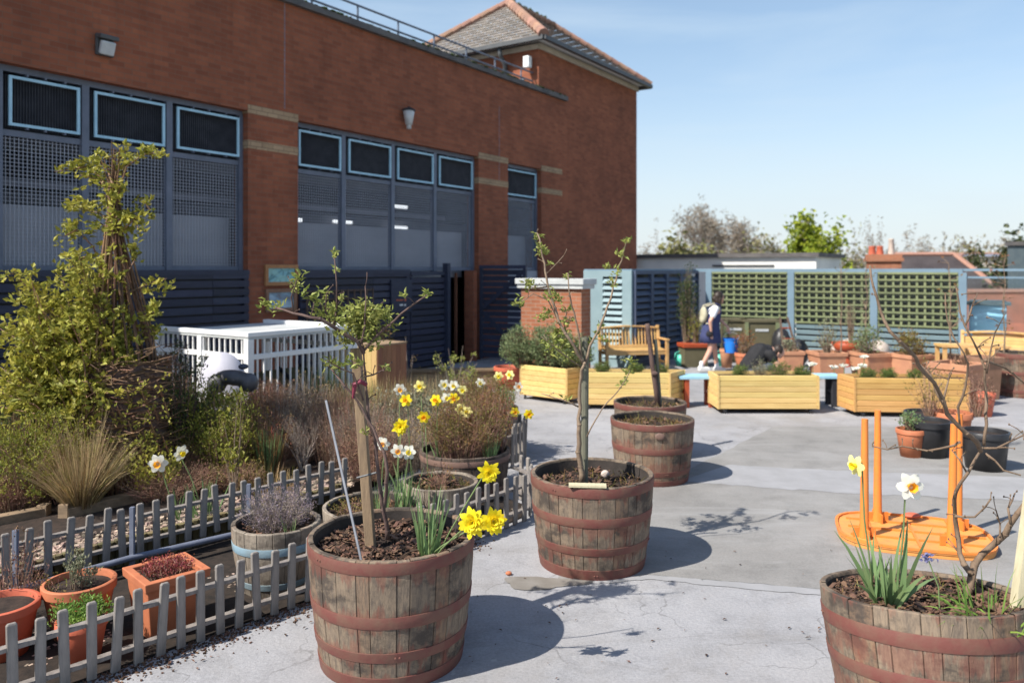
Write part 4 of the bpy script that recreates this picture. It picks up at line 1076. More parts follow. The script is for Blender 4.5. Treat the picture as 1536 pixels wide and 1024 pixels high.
pine_planter([(2.98, 11.3), (4.45, 11.3), (4.45, 11.85), (2.98, 11.85)], 'pine planter in front of the crouching person in black', pine)
pine_planter([(4.86, 11.08), (6.42, 10.95), (6.7, 11.5), (4.82, 11.55)], 'more orange pine planter right of the second blue bench', pine_orange)
def plank_bench(c, L, rot, label, legm):
    g = thing('plank_bench', label, 'bench', c, rot, 'blue plank benches'); m = MB(); m.b2((-L/2, -.17, .43), (L/2, .17, .475)); bevel(m.build('seat', table_blue, g), .004)
    for sx in (-1, 1):
        m = MB(); x = sx*(L/2-.12)
        m.b2((x-.035, -.15, 0), (x+.035, -.08, .43)); m.b2((x-.035, .08, 0), (x+.035, .15, .43)); m.b2((x-.03, -.08, .2), (x+.03, .08, .25)); m.build('leg', legm, g)
plank_bench((2.83, 11.95, 0), .62, .05, 'short pale blue bench with red legs between two pine planters', bench_red)
plank_bench((4.68, 12.0, 0), .7, 0, 'pale blue bench glimpsed between the crouching person\'s planter and the orange-toned one', dark_in)

# ------------------------------------------------------------------ garden benches
def garden_bench(loc, rot, label, L=1.36, solid=False):
    g = thing('garden_bench', label, 'bench', loc, rot, 'wooden garden benches')   # local: front = -y
    m = MB()
    for k in range(6): y = -.46+k*.075; m.b2((-L/2+.03, y, .40+.004*k), (L/2-.03, y+.062, .425+.004*k))
    m.b2((-L/2+.06, -.455, .33), (L/2-.06, -.43, .4)); bevel(m.build('seat', bench_wood, g), .003)
    m = MB(); n = 17 if not solid else 0
    R3 = Matrix.Rotation(-.14, 3, 'X')
    for k in range(n): x = -L/2+.1+(L-.2)*k/(n-1); m.box((x, .045, .65), (.032, .014, .38), R3)
    if solid:
        for k in range(6): m.box((0, .03+.012*k, .49+k*.066), (L-.1-(.06*k if k > 4 else 0), .016, .062), R3)
    m.box((0, .02, .47), (L-.1, .03, .06), R3)
    # crest rail, gently arched
    pts = [Vector((-L/2+.02+(L-.04)*i/10, .075, .845+.045*math.sin(PI*i/10))) for i in range(11)]
    for i in range(10): m.beam(pts[i], pts[i+1]+Vector((.002, 0, 0)), .10, .032)
    bevel(m.build('backrest', bench_wood, g), .003)
    for s in (-1, 1):
        x = s*(L/2-.03)
        m = MB(); m.beam((x, -.45, 0), (x, -.45, .62), .06); bevel(m.build('leg', bench_wood, g), .004)
        m = MB(); m.beam((x, .0, 0), (x, .0, .42), .06); m.beam((x, .0, .42), (x, .085, .9), .06); bevel(m.build('leg', bench_wood, g), .004)
        m = MB(); m.b2((x-.045, -.50, .62), (x+.045, .03, .65)); bevel(m.build('armrest', bench_wood, g), .006)
        m = MB(); m.b2((x-.02, -.43, .14), (x+.02, -.02, .18)); m.b2((x-.02, -.43, .34), (x+.02, -.02, .40)); m.build('side_rail', bench_wood, g)
    return g
c = at(945, 550, 16.4); garden_bench((c.x, 16.45, 0), .2, 'golden wooden slatted bench in front of the louvred enclosure')
c = at(1500, 540, 14.9); garden_bench((c.x, 14.95, 0), -.5, 'golden wooden bench with solid arched back at the right picture edge', 1.25, True)

# ------------------------------------------------------------------ orange table upside down
g = thing('orange_table', 'orange plastic table lying upside down with four legs in the air', 'table', (3.12, 6.08, 0), -.32)
m = MB(); poly = []; n = 40
for i in range(n):
    a = 2*PI*i/n; cx, cy = math.cos(a), math.sin(a); k = (abs(cx)**3.2+abs(cy)**3.2)**(-1/3.2); poly.append((.55*k*cx, .43*k*cy))
m.prism([(x*.985, y*.985) for x, y in poly], .0, .03); m.prism(poly, .0305, .048); bevel(m.build('table_top', orange_pale, g), .006, 3)
m = MB()
for i in range(n):
    a, b_ = Vector((*poly[i], .055)), Vector((*poly[(i+1) % n], .055)); m.beam(a*.985, b_*.985, .022, .016)
for y in (-.2, 0, .2): m.b2((-.46, y-.008, .049), (.5, y+.008, .062))
for x in (-.3, .0, .3): m.b2((x-.008, -.38, .049), (x+.008, .38, .0615))
m.build('ribs', orange_plastic, g)
proto = None
for k, (lx, ly) in enumerate(((2.70, 5.98), (2.98, 6.36), (3.26, 5.79), (3.53, 6.18))):
    q = Vector((lx-3.12, ly-6.08, 0)); q.rotate(Euler((0, 0, .32)))
    m = MB(); m.tube([(0, 0, .05), (0, 0, .14), (0, 0, .95)], [.045, .033, .024], 12)
    for e in range(4): a = e*PI/2+.3; m.box((.05*math.cos(a), .05*math.sin(a), .085), (.07, .012, .07), Matrix.Rotation(a, 3, 'Z'))
    l = m.build('leg', orange_plastic, g); smooth_by_angle(l, 40); l.location = (q.x, q.y, 0); l.rotation_euler = (u(-.02, .02), u(-.02, .02), 0)
o = MB().ell((0, 0, 0), (.07, .05, .02)).build('red_tag', terracotta_red, None, True); o.location = gr(1368, 787)+Vector((0, 0, .08)); tag(o, 'small red scrap lying on the upturned orange table', 'scrap')

# ------------------------------------------------------------------ white railing box over the rooflight
c = Vector((-2.97, 8.8, 0)); W_, L_, Ht = 1.75, 1.62, 1.33
g = thing('railing_box', 'white painted railing enclosure with flat top beside the building', 'railing', c, ROT)   # local x along facade, +y towards it
m = MB(); m.b2((-.03, -.03, Ht-.03), (L_, W_, Ht)); m.build('top_panel', coping_white, g)
m = MB()
for a, b_ in (((-.04, -.04, Ht), (L_+.04, .05, Ht+.05)), ((-.04, .05, Ht), (.05, W_, Ht+.05)), ((L_-.05, .05, Ht), (L_+.04, W_, Ht+.05)), ((-.03, -.03, Ht-.26), (L_, .01, Ht-.2)), ((-.03, .01, Ht-.26), (.01, W_, Ht-.2)), ((L_-.03, .01, Ht-.26), (L_, W_, Ht-.2)), ((-.03, -.03, .08), (L_, .01, .14)), ((-.03, .01, .08), (.01, W_, .14))): m.b2(a, b_)
bevel(m.build('rail', white_paint, g), .004)
for x, y in ((0, 0), (L_, 0), (0, W_), (L_, W_), (0, W_/2)): m = MB(); m.b2((x-.04, y-.04, 0), (x+.04, y+.04, Ht-.031)); m.build('post', white_paint, g)
def balusters(p, q, n):
    global pb
    for i in range(1, n):
        t = Vector(p).lerp(Vector(q), i/n); k = pb.copy(); COL.objects.link(k); k.parent = g; k.location = t
m = MB(); m.b2((-.009, -.009, .14), (.009, .009, Ht-.03)); pb = m.build('baluster', white_paint, g)
pb.location = (.11, -.01, 0)
balusters((.11, -.01, 0), (L_, -.01, 0), 16); balusters((-.01, 0, 0), (-.01, W_, 0), 17); balusters((L_, 0, 0), (L_, W_, 0), 16)
m = MB(); m.prism([(.15, .15), (L_-.15, .15), (L_-.15, W_-.15), (.15, W_-.15)], .0, .5)
g2 = thing('rooflight_cover', 'olive brown sloping rooflight cover inside the white railing', 'rooflight', c+Vector((.0, .25, 0)), ROT)
q = MB(); q.add([(0, -.0, .0), (1.25, -.0, .0), (1.25, 1.3, 0), (0, 1.3, 0), (0, -.0, .45), (1.25, -.0, .45), (1.25, .65, .8), (0, .65, .8), (0, 1.3, .45), (1.25, 1.3, .45)], [(0, 1, 5, 4), (4, 5, 6, 7), (7, 6, 9, 8), (8, 9, 2, 3), (0, 4, 7, 8, 3), (1, 2, 9, 6, 5)])
q.build('boards', olive_panel, g2)
m = MB()
for x in (.02, .42, .85, 1.22): m.beam((x, -.01, .47), (x, .65, .82), .03, .04)
m.build('bars', dark_in, g2)
# timber box right of it
c = Vector((-1.99, 11.5, 0)); g = thing('timber_box', 'tall plywood and cedar box behind the front tree', 'wooden box', c, ROT)
m = MB(); x = 0
while x < .9: m.b2((-.012, x, 0), (.0, min(x+.105, .9)-.004, .95)); x += .105
m.build('side_panel', ply_yellow, g)
m = MB(); x = .0
while x < .62: m.b2((x, -.014, 0), (min(x+.1, .63)-.004, .0, .97)); x += .1
m.b2((.62, 0, 0), (.63, .9, .96)); m.b2((0, .89, 0), (.62, .9, .96)); m.build('front_panel', cedar, g)
m = MB(); m.b2((-.02, -.02, .955), (.64, .91, .98)); m.build('lid', bed_wood, g)

# ------------------------------------------------------------------ white chair with dark jacket
c = at(333, 560, 8.25); g = thing('plastic_chair', 'rounded white plastic chair back behind the shrubs, near the white railing', 'chair', (c.x, c.y, .14), PI+.1)
m = MB(); vs = []; n = 18
for k in range(2):
    y = .03*k
    for i in range(n+1):
        a = PI*i/n; vs.append((.24*math.cos(a), y+.05*math.cos(a)**2*-1, .72+.36*math.sin(a)**.9))
    for i in range(n+1):
        a = PI*i/n; vs.append((.20*math.cos(a), y+.02, .66))
fs = []
for k in range(2):
    o_ = k*2*(n+1)
    for i in range(n): fs.append((o_+i, o_+i+1, o_+n+1+i+1, o_+n+1+i))
N2 = 2*(n+1)
for i in range(n): fs.append((i, i+1, N2+i+1, N2+i))
lav = M('lavender_white', (.46, .46, .53), (.40, .40, .47), 4, .6)
m.add(vs, fs); m.build('backrest', lav, g, True)
m = MB(); m.b2((-.22, -.42, .42), (.22, .04, .45)); bevel(m.build('seat', lav, g), .02, 3)
for x in (-.15, .15): m = MB(); m.beam((x, .03, .44), (x, .03, .70), .03); m.build('back_post', white_paint, g)
for x in (-.21, .21):
    for y in (-.4, .02): m = MB(); m.beam((x*1.1, y*1.1, 0), (x, y, .42), .035); m.build('leg', white_paint, g)
c = at(352, 560, 7.95); m = MB(); m.ell((0, 0, 0), (.20, .11, .08), Matrix.Rotation(.12, 3, 'Y')); m.ell((.14, .0, -.05), (.10, .10, .10)); m.ell((-.18, 0, -.06), (.1, .1, .10)); m.capsule((-.2, -.02, -.1), (-.24, -.05, -.22), .05, .04)
o = m.build('dark_jacket', M('grey_padded_cloth', (.06, .06, .07), (.09, .09, .10), 8, .5, .3), None, True); o.location = (c.x, c.y, .99); md = o.modifiers.new('r', 'REMESH'); md.mode = 'VOXEL'; md.voxel_size = .015; md.use_smooth_shade = True
tag(o, 'dark grey padded jacket heaped in front of the white chair back', 'jacket')
c = at(365, 545, 7.9); o = MB().ell((0, 0, 0), (.05, .05, .03)).build('blue_cap', denim, None, True); o.location = (c.x, c.y, 1.11); tag(o, 'small blue-grey cap on top of the dark jacket', 'cap')

# ------------------------------------------------------------------ far furniture and planters near the fence
for k, (px, lab) in enumerate(((1185, 'square terracotta planter directly right of the crouching person'), (1240, 'square terracotta planter, second to the right of the crouching person'), (1306, 'square terracotta planter with ferny plant near the middle of the lattice fence'), (1366, 'square terracotta planter with dark shaded side, left of the maroon-hooped barrel'))):
    wd = (.42, .55, .58, .56)[k]; yy = (15.3, 15.1, 15.0, 14.7)[k]; c = at(px, 550, yy)
    sqpot((c.x, yy, 0), wd, .50, lab, terracotta_pale, (0, .05, .22, .35)[k])
c = at(1117, 545, 15.6); pot((c.x, 15.6, 0), .2, .42, 'round orange terracotta pot between the blue bucket and the crouching person', terracotta)
c = at(1090, 545, 16.6); pot((c.x, 16.6, 0), .15, .4, 'narrow terracotta pot on the deck under the blue bucket', terracotta_pale)
c = at(1043, 545, 16.6); g = thing('planter_box', 'green-brown box planter on the deck just left of the walking woman', 'planter', (c.x, 16.8, 0), .1)
m = MB(); m.b2((-.26, -.2, .0), (.26, .2, .42)); bevel(m.build('body', olive_panel, g), .01); m = MB(); m.b2((-.29, -.23, .42), (.29, .23, .50)); bevel(m.build('rim', bench_red, g), .01)
c = at(1276, 520, 16.6); g = thing('shallow_bowl', 'shallow dark red bowl planter near the foot of the fence', 'bowl', (c.x, 16.8, 0)); m = MB(); m.lathe([(0, .3), (.2, .3), (.33, .52), (.3, .52), (.2, .45), (0, .45)], 28); m.build('body', bench_red, g, True)
m = MB(); m.lathe([(.12, 0), (.08, .3)], 16); m.build('foot', bench_red, g)
for k in range(7):
    c = at(1252+k*13+u(-3, 3), 520, 17.3); s = u(.16, .26)
    mm = MB().ell((0, 0, 0), (s, s*.8, s*.9), None, 9, 6); mm.v = [(x*u(.85, 1.12), y*u(.85, 1.12), z*u(.85, 1.1)) for x, y, z in mm.v]
    o = mm.build('rubble_sack', stone, None, True); o.location = (c.x, 17.25+u(-.1, .1), .30+.12*(k % 2)); o.location.z = s*.9+.1
    tag(o, ['palest', 'second pale', 'third pale', 'middle pale', 'fifth pale', 'sixth pale', 'rightmost pale'][k]+' pinkish sack from the left in the heap below the fence', 'sack', 'pale sacks heaped below the lattice fence')
def binbox(px, yy, wd, dp, h, lab, mt):
    c = at(px, 540, yy); g = thing('compost_bin', lab, 'compost bin', (c.x, yy, 0), -.1); m = MB(); m.b2((-wd/2, 0, .0), (wd/2, dp, h)); bevel(m.build('body', mt, g), .01)
    m = MB(); m.b2((-wd/2-.03, -.03, h), (wd/2+.03, dp+.03, h+.05)); m.build('lid', olive_panel, g)
    m = MB()
    for x in (-wd/2+.03, wd/2-.03): m = MB(); m.b2((x-.04, -.03, 0), (x+.04, -.002, h)); m.build('corner_post', trellis_green, g)
    m = MB(); m.b2((-.14, -.012, h*.78), (.14, -.002, h*.84)); m.build('label_plate', coping_white, g)
binbox(1143, 17.2, .72, .5, .92, 'olive green bin with pale label plate behind the crouching person', olive_panel)
binbox(1103, 17.5, .5, .5, .92, 'olive green bin partly hidden behind the walking woman', olive_panel)
# ladder against black sacks
c = at(1182, 540, 16.2); g = thing('step_ladder', 'reddish folding ladder leaning on black sacks by the fence', 'ladder', (c.x, 16.2, 0), .1)
for s in (-1, 1): m = MB(); m.beam((s*.17, -.25, 0), (s*.08, .2, 1.08), .035); m.build('rail', trellis_brown, g)
m = MB()
for k in range(1, 5): t = k/5; m.beam((-.17+.09*t, -.25+.45*t, 1.08*t), (.17-.09*t, -.25+.45*t, 1.08*t), .05, .02)
m.build('rungs', bench_red, g)
for k, (dx, s, lab) in enumerate(((0, .42, 'upright black sack behind the ladder'), (.36, .3, 'slumped black sack to the right of the ladder'))):
    mm = MB().ell((0, 0, 0), (.22, .2, s), None, 12, 9); mm.v = [(x*u(.9, 1.1), y*u(.9, 1.1), z) for x, y, z in mm.v]
    o = mm.build('black_sack', black_plastic, None, True); o.location = (c.x+.05+dx, 16.75, s); tag(o, lab, 'sack')
# teal watering cans
for px, lab in ((1022, 'small teal plastic watering can right of the golden bench'), (1080, 'small teal watering can behind the walking woman')):
    c = at(px, 545, 16.9); g = thing('watering_can', lab, 'watering can', (c.x, 16.9, 0), .4, 'teal watering cans')
    m = MB(); m.lathe([(0, 0), (.12, 0), (.11, .24), (0, .26)], 16); m.build('body', teal_plastic, g, True)
    m = MB(); m.tube([(.1, 0, .05), (.2, 0, .15), (.28, 0, .3)], [.025, .018, .015], 8); m.ell((.29, 0, .31), (.035, .035, .02)); m.build('spout', teal_plastic, g, True)
    m = MB(); m.tube([(-.1, 0, .08), (-.18, 0, .15), (-.15, 0, .28), (0, 0, .33), (.08, 0, .24)], .012, 8); m.build('handle', teal_plastic, g, True)
# barrels and big planters at the right
for px, py, yy, r_, h_, lab in ((1417, 550, 14.6, .27, .50, 'small maroon-hooped barrel left of the arched bench'), (1531, 590, 12.9, .36, .72, 'dark half barrel cut by the right picture edge behind the bench')):
    c = at(px, py, yy); barrel(Vector((c.x, yy, 0)), r_, h_, lab, [(h_-.05, .08), (h_*.55, .06), (.1, .06)], fill=.06, nchip=0, turf=90, n=22)
c = at(1441, 610, 11.75); sqpot((c.x+.1, 12.0, 0), .60, .66, 'tall brown square planter behind the orange table legs, with shaded side', terracotta_pale, .55)
c = at(1498, 590, 13.1); sqpot((c.x, 13.3, 0), .42, .5, 'terracotta square planter at the right, between the tall brown planter and dark barrel', terracotta_pale, .3)
c = at(1475, 590, 12.7); sqpot((c.x-.05, 12.65, 0), .42, .68, 'dark brown square planter right of the tall brown one', brown_pot, .3)
c = at(1455, 610, 11.2); pot((c.x+.15, 11.15, 0), .17, .33, 'dull red pot standing in front of the tall brown square planter', terracotta_red)
c = at(1462, 530, 13.9); g = thing('potting_table', 'pale wooden potting table among the planters at the right', 'table', (c.x, 14.0, 0), -.2)
m = MB()
for k in range(4): m.b2((-.55, -.25+k*.125, .70), (.55, -.25+k*.125+.115, .74))
m.build('table_top', bench_wood, g)
for x in (-.5, .5):
    for y in (-.2, .2): m = MB(); m.b2((x-.03, y-.03, 0), (x+.03, y+.03, .7)); m.build('leg', bench_wood, g)
# low timber frame near the doorway
c = at(668, 560, 13.6); g = thing('timber_trough', 'low grey timber trough on the deck in front of the dark doorway', 'planter', (c.x, 13.9, 0), .15)
m = MB(); m.b2((-.9, -.25, .05), (.9, -.2, .3)); m.b2((-.9, .2, .05), (.9, .25, .3)); m.b2((-.9, -.2, .05), (-.85, .2, .3)); m.b2((.85, -.2, .05), (.9, .2, .3)); m.b2((-.95, -.29, .3), (.95, -.18, .34)); m.build('boards', bed_wood, g)
m = MB(); m.b2((-.85, -.2, .05), (.85, .2, .26)); m.build('soil', soil, g)
# ------------------------------------------------------------------ plants
def rnd_ell(rx, ry, rz, shell=.0):
    while True:
        p = Vector((u(-1, 1), u(-1, 1), u(-1, 1)))
        if shell*shell <= p.length_squared <= 1: return Vector((p.x*rx, p.y*ry, p.z*rz))
def shrub(name, label, loc, rx, rz, stems, leaves, ll, lm, sm, ry=None, zc=None, cat='shrub', group=None, sr=.004, cluster=5, up=.6, spread=.05, shell=.45, base=.25, flowers=None):
    """stems from the base into an ellipsoidal crown, leaf clusters round the stem ends"""
    ry = ry or rx; zc = zc if zc is not None else rz*1.05
    g = thing(name, label, cat, loc, 0, group); m = MB(); tips = []
    for i in range(stems):
        t = rnd_ell(rx, ry, rz, shell)+Vector((0, 0, zc)); t.z = max(t.z, .03)
        b0 = Vector((t.x*base+u(-.02, .02), t.y*base+u(-.02, .02), 0)); mid = b0.lerp(t, .5)+Vector((u(-.1, .1)*rx, u(-.1, .1)*ry, rz*.15))
        m.tube([b0, mid, t], [sr, sr*.7, sr*.35], 4)
        tips.append((t, (t-mid).normalized())); tips.append((mid.lerp(t, u(.2, .7)), (t-mid).normalized()))
        if i % 2: 
            s = mid.lerp(t, .3); e = s+Vector((u(-1, 1)*rx, u(-1, 1)*ry, u(-.1, .8)*rz))*.3; m.tube([s, e], [sr*.5, sr*.25], 3); tips.append((e, (e-s).normalized()))
    if stems: m.build('stems', sm, g)
    if leaves:
        l = MB(); n = max(1, leaves//max(1, cluster))
        for i in range(n):
            q, d = R.choice(tips)
            for k in range(cluster):
                p = q+Vector((R.gauss(0, spread), R.gauss(0, spread), R.gauss(0, spread))); p.z = max(p.z, .01)
                l.leaf(p, (d*.5+Vector((u(-1, 1), u(-1, 1), u(-.3, 1)+up*.4))), ll*u(.6, 1.25), ll*u(.4, .6))
        l.build('foliage', lm, g)
    if flowers:
        l = MB(); n, sz, fm = flowers
        for i in range(n):
            q, d = R.choice(tips); p = q+Vector((R.gauss(0, spread), R.gauss(0, spread), R.gauss(.01, spread)))
            for k in range(5): a = k*2*PI/5; l.leaf(p, Vector((math.cos(a), math.sin(a)*.6, .5)), sz, sz*.7)
        l.build('flowers', fm, g)
    return g
def tuft(name, label, loc, n, L, wd, mt, spread=.08, lean=.5, droop=.6, cat='grass', group=None, mt2=None, n2=0):
    g = thing(name, label, cat, loc, 0, group)
    for mm, c in ((mt, n), (mt2, n2)):
        if not c: continue
        m = MB()
        for i in range(c):
            a = u(0, 2*PI); rr = spread*math.sqrt(u(0, 1)); s = u(0, lean)
            m.blade((rr*math.cos(a), rr*math.sin(a), 0), Vector((math.cos(a)*s, math.sin(a)*s, 1)), L*u(.5, 1.1), wd*u(.7, 1.3), droop*u(.3, 1.3))
        m.build('blades', mm, g)
    return g
SZ = .14
# the climber on its willow wigwam
def W3(px, py, Y): return at(px, py, Y)
base = Vector((-3.58, 7.2, SZ)); 
g = thing('willow_wigwam', 'tall cone of bundled willow rods rising out of a woven base at the left', 'plant support', base)
rods = MB(); apex = W3(170, 285, 7.2)-base
for i in range(30):
    a = 2*PI*i/15+u(-.1, .1); r0 = u(.36, .46)
    b0 = Vector((r0*math.cos(a), r0*math.sin(a), 0)); ap = apex+Vector((u(-.035, .035), u(-.035, .035), u(-.2, .05)))
    mid = b0.lerp(ap, .5)+Vector((.06*math.cos(a), .06*math.sin(a), 0))+Vector((u(-.02, .02), u(-.02, .02), 0))
    tp = ap+Vector((-math.cos(a)*.05+u(-.05, .05), -math.sin(a)*.05, u(.1, .42)))
    rods.tube([b0, mid, b0.lerp(ap, .8)+Vector((.015*math.cos(a), .015*math.sin(a), 0)), ap, tp], [.011, .01, .009, .008, .004], 5)
rods.build('rods', willow, g)
wv = MB()
for k in range(46):
    z = .05+k*.024+u(-.01, .01); r0 = .46-.07*z; pts = []
    a0 = u(0, 6)
    for j in range(22):
        a = a0+2*PI*j/21*u(.99, 1.01); rr = r0+(.016 if j % 2 else -.016)+u(-.035, .025); pts.append((rr*math.cos(a), rr*math.sin(a), z+u(-.03, .03)))
    wv.tube(pts, .006, 4)
for k in range(26):
    q0 = apex*u(.8, 1.02); 
    wv.tube([q0+Vector((.045*math.cos(a), .045*math.sin(a), .01*a*.3)) for a in [i*.8 for i in range(9)]], .004, 4)
for k in range(520):   # loose ends
    a = u(0, 6.28); z = u(.02, 1.25); r0 = .45-.07*z; p = Vector((r0*math.cos(a), r0*math.sin(a), z)); d = Vector((math.cos(a+1)+u(-.3, .3), math.sin(a+1)+u(-.3, .3), u(-.3, .5))); q_ = p+d*u(.06, .22); wv.tube([p, q_, q_+Vector((u(-.1, .1), u(-.1, .1), u(-.06, .12)))], [.005, .0035, .0015], 4)
wv.build('weaving', willow, g)
lin = MB(); lin.lathe([(.42, .02), (.40, .5), (.36, 1.05), (.33, 1.1)], 20); lin.build('dead_leaf_fill', dark_bark, g)
# climber: leaf clusters placed along shoots
g = thing('climbing_shrub', 'yellow-green leafy climber sprawling over the willow cone at the left', 'climbing plant', base)
st = MB(); lf = MB()
def shoot(pts, dens, spread, ll=.072):
    pts = [Vector(p) for p in pts]; rr = [.008*(1-.75*i/(len(pts)-1))+.001 for i in range(len(pts))]; st.tube(pts, rr, 5)
    for i in range(len(pts)-1):
        L = (pts[i+1]-pts[i]).length
        for k in range(int(dens*L)):
            q = pts[i].lerp(pts[i+1], u(0, 1)); c0 = q+Vector((R.gauss(0, spread), R.gauss(0, spread), R.gauss(0, spread)))
            for j in range(6):
                lf.leaf(c0+Vector((R.gauss(0, .018), R.gauss(0, .018), R.gauss(0, .018))), Vector((u(-1, 1), u(-1, 1), u(-.2, 1.2))), ll*u(.5, 1.2), ll*u(.4, .62), .2)
def PX(px, py, dy=0): return W3(px, py, 7.2+dy)-base
heads = [h for h in [(95, 420), (60, 450), (40, 500), (25, 545), (75, 480), (110, 500), (140, 450), (60, 560), (100, 560), (150, 500), (170, 540), (30, 470), (125, 400), (100, 640), (20, 590), (85, 590), (135, 430), (160, 480), (200, 470), (225, 440), (120, 530), (50, 520), (90, 530)] if h[0] < 175]
for i, (x, y) in enumerate(heads+[(70, 470), (100, 460), (50, 540), (120, 490), (85, 520), (140, 560), (35, 570), (115, 570), (20, 500), (15, 560), (45, 470), (30, 530), (60, 430), (10, 590), (50, 600)]):
    for rpt in range(4):
        e = PX(x+u(-28, 28), y+u(-22, 22), u(-.5, .25)); s = Vector((u(-.35, .2), u(-.4, .2), u(.1, .7)))
        mid = s.lerp(e, .55)+Vector((u(-.1, .1), u(-.15, .1), .15)); shoot([s, mid, e], 24, .085)
for pts in ([(165, 440), (140, 370), (115, 345), (95, 355)], [(170, 400), (160, 340), (140, 330)], [(172, 380), (165, 300), (150, 270), (118, 262)], [(172, 340), (150, 320), (110, 310), (115, 300)], [(172, 300), (150, 265), (130, 250), (82, 258)], [(170, 280), (160, 250), (140, 240)],
            [(175, 300), (190, 250), (215, 232), (240, 228)], [(176, 270), (178, 240), (190, 225)], [(180, 350), (205, 325), (225, 315), (216, 303)], [(178, 330), (200, 320), (208, 345)], [(185, 420), (205, 385), (200, 370)], [(190, 440), (225, 425), (250, 418)], [(195, 480), (230, 470), (240, 450)], [(170, 440), (150, 400), (130, 385), (105, 395)], [(165, 330), (175, 325), (190, 330)], [(60, 450), (20, 410), (12, 412)], [(200, 510), (225, 490), (235, 500)]):
    P = [PX(x, y, u(-.15, .1)) for x, y in pts]
    shoot(P, 20, .035); e = P[-1]; shoot([P[-2], e], 32, .045)
for k in range(44):  # sparse low growth on the woven base
    e = PX(u(90, 250), u(560, 700), u(-.55, -.35)); shoot([e+Vector((0, .1, -.15)), e], 22, .04, .04)
st.build('stems', willow, g); lf.build('foliage', lf_climber, g)

# other plants of the left bed
q = gr(122, 765, SZ); tuft('straw_grass', 'tuft of straw-coloured ornamental grass behind the second picket fence', q, 1100, .62, .0035, lf_straw, .09, .7, .45, mt2=lf_olive, n2=300)
m = MB()
q2 = thing('dry_grass_stalks', 'tall wispy pale seed stalks standing behind the straw-coloured tuft', 'grass', q+Vector((.0, .1, 0)))
for k in range(60): m.blade((u(-.1, .1), u(-.05, .05), 0), Vector((u(-.35, .25), u(-.3, .3), 1)), u(.6, .95), .004, .25, 5)
m.build('blades', lf_straw, q2)
for k, (px, py, w_, h_, lab) in enumerate(((245, 745, .42, .30, 'mat of brown dry heather around the pair of white daffodils'), (300, 735, .28, .24, 'smaller brown dry heather between daffodils and timber edge'), (20, 760, .35, .34, 'brown dry stalks at the left picture edge'))):
    q = gr(px, py, SZ); shrub('dry_heather', lab, q, w_, h_*.5, 420, 1500, .014, lf_brown, dead_twig, sr=.0022, cluster=4, spread=.02, shell=.2, base=.5, group='brown heathers')
q = at(45, 700, 6.3); shrub('leafy_shrub', 'dark shrub with upright yellow leaf shoots at the far left edge', Vector((q.x-.1, 6.5, SZ)), .5, .42, 200, 3600, .032, lf_yellow, dead_twig, sr=.003, cluster=8, spread=.03, shell=.3)
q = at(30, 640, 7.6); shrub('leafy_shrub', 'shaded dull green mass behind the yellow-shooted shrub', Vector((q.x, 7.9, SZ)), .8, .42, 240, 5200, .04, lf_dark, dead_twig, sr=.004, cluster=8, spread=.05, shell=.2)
q = at(255, 690, 7.0); shrub('evergreen_shrub', 'thin dark evergreen shrub just right of the willow cone', Vector((q.x, 7.35, SZ)), .24, .66, 60, 1500, .034, lf_dark, dark_bark, sr=.006, cluster=6, spread=.035, shell=.4)
q = at(225, 700, 6.6); shrub('leafy_shrub', 'small fresh green shrub at the foot of the willow cone', Vector((q.x, 6.75, SZ)), .24, .17, 40, 600, .04, lf_climber, dead_twig, sr=.003, cluster=6, spread=.03, zc=.25)
q = at(310, 690, 7.6); shrub('leafy_shrub', 'dull yellow-green shrub below the dark jacket', Vector((q.x, 7.6, SZ)), .46, .40, 300, 7000, .028, lf_yellow, dead_twig, sr=.0035, cluster=6, spread=.035, zc=.5)
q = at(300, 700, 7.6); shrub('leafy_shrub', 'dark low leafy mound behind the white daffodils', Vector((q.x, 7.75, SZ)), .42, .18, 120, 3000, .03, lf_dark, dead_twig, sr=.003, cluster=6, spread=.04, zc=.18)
c = at(390, 600, 8.4); shrub('round_shrub', 'dense reddish brown rounded shrub in the square timber planter', Vector((c.x, 8.42, .4)), .40, .25, 700, 6500, .018, lf_brown, dead_twig, sr=.0025, cluster=5, spread=.02, zc=.27, shell=.3)
q = gr(352, 745, SZ); shrub('young_sapling', 'young sapling with a few yellow-green leaves before the timber planter', q, .14, .40, 9, 140, .05, lf_yellow, pale_bark, sr=.006, cluster=5, spread=.03, zc=.55, base=.1)
q = gr(402, 712, SZ); tuft('iris_clump', 'upright clump of green and rusty iris leaves', q, 160, .42, .008, lf_blade, .09, .22, .1, cat='plant', mt2=lf_rust, n2=170)
for px, py, rw, rh, lab in ((455, 705, .30, .5, 'bare white-grey branching shrub, left of the front tree'), (500, 700, .32, .42, 'bare pale twiggy shrub behind the white cane')):
    q = gr(px, py, SZ); g = thing('bare_shrub', lab, 'shrub', q, 0, 'bare pale shrubs'); m = MB(); tips = []
    for k in range(12): a = u(0, 6.28); grow(m, tips, Vector((u(-.03, .03), u(-.03, .03), 0)), Vector((math.cos(a)*.45, math.sin(a)*.45, 1)).normalized(), rh*.48, .007, 3, .42, 4, .12, (3, 4), .2)
    m.build('branches', grey_twig, g)
for k, (px, py, rw, rh, mt, lab) in enumerate(((530, 690, .48, .34, lf_brown, 'wide mass of pink-brown dead twigs behind the front tree'), (470, 640, .5, .32, lf_brown, 'far mass of reddish dead stems beside the white railing'), (600, 655, .5, .28, lf_grey, 'grey-green grassy mass behind the white daffodils'), (440, 690, .3, .2, lf_brown, 'low dead growth at the foot of the bare grey shrub'))):
    q = gr(px, py, SZ); shrub('dead_shrub', lab, q, rw, rh, 900, 1600, .012 if mt is lf_brown else .05, mt, dead_twig if k != 2 else grey_twig, sr=.0022, cluster=3, spread=.03, shell=.2, base=.75, group='dry stem masses')
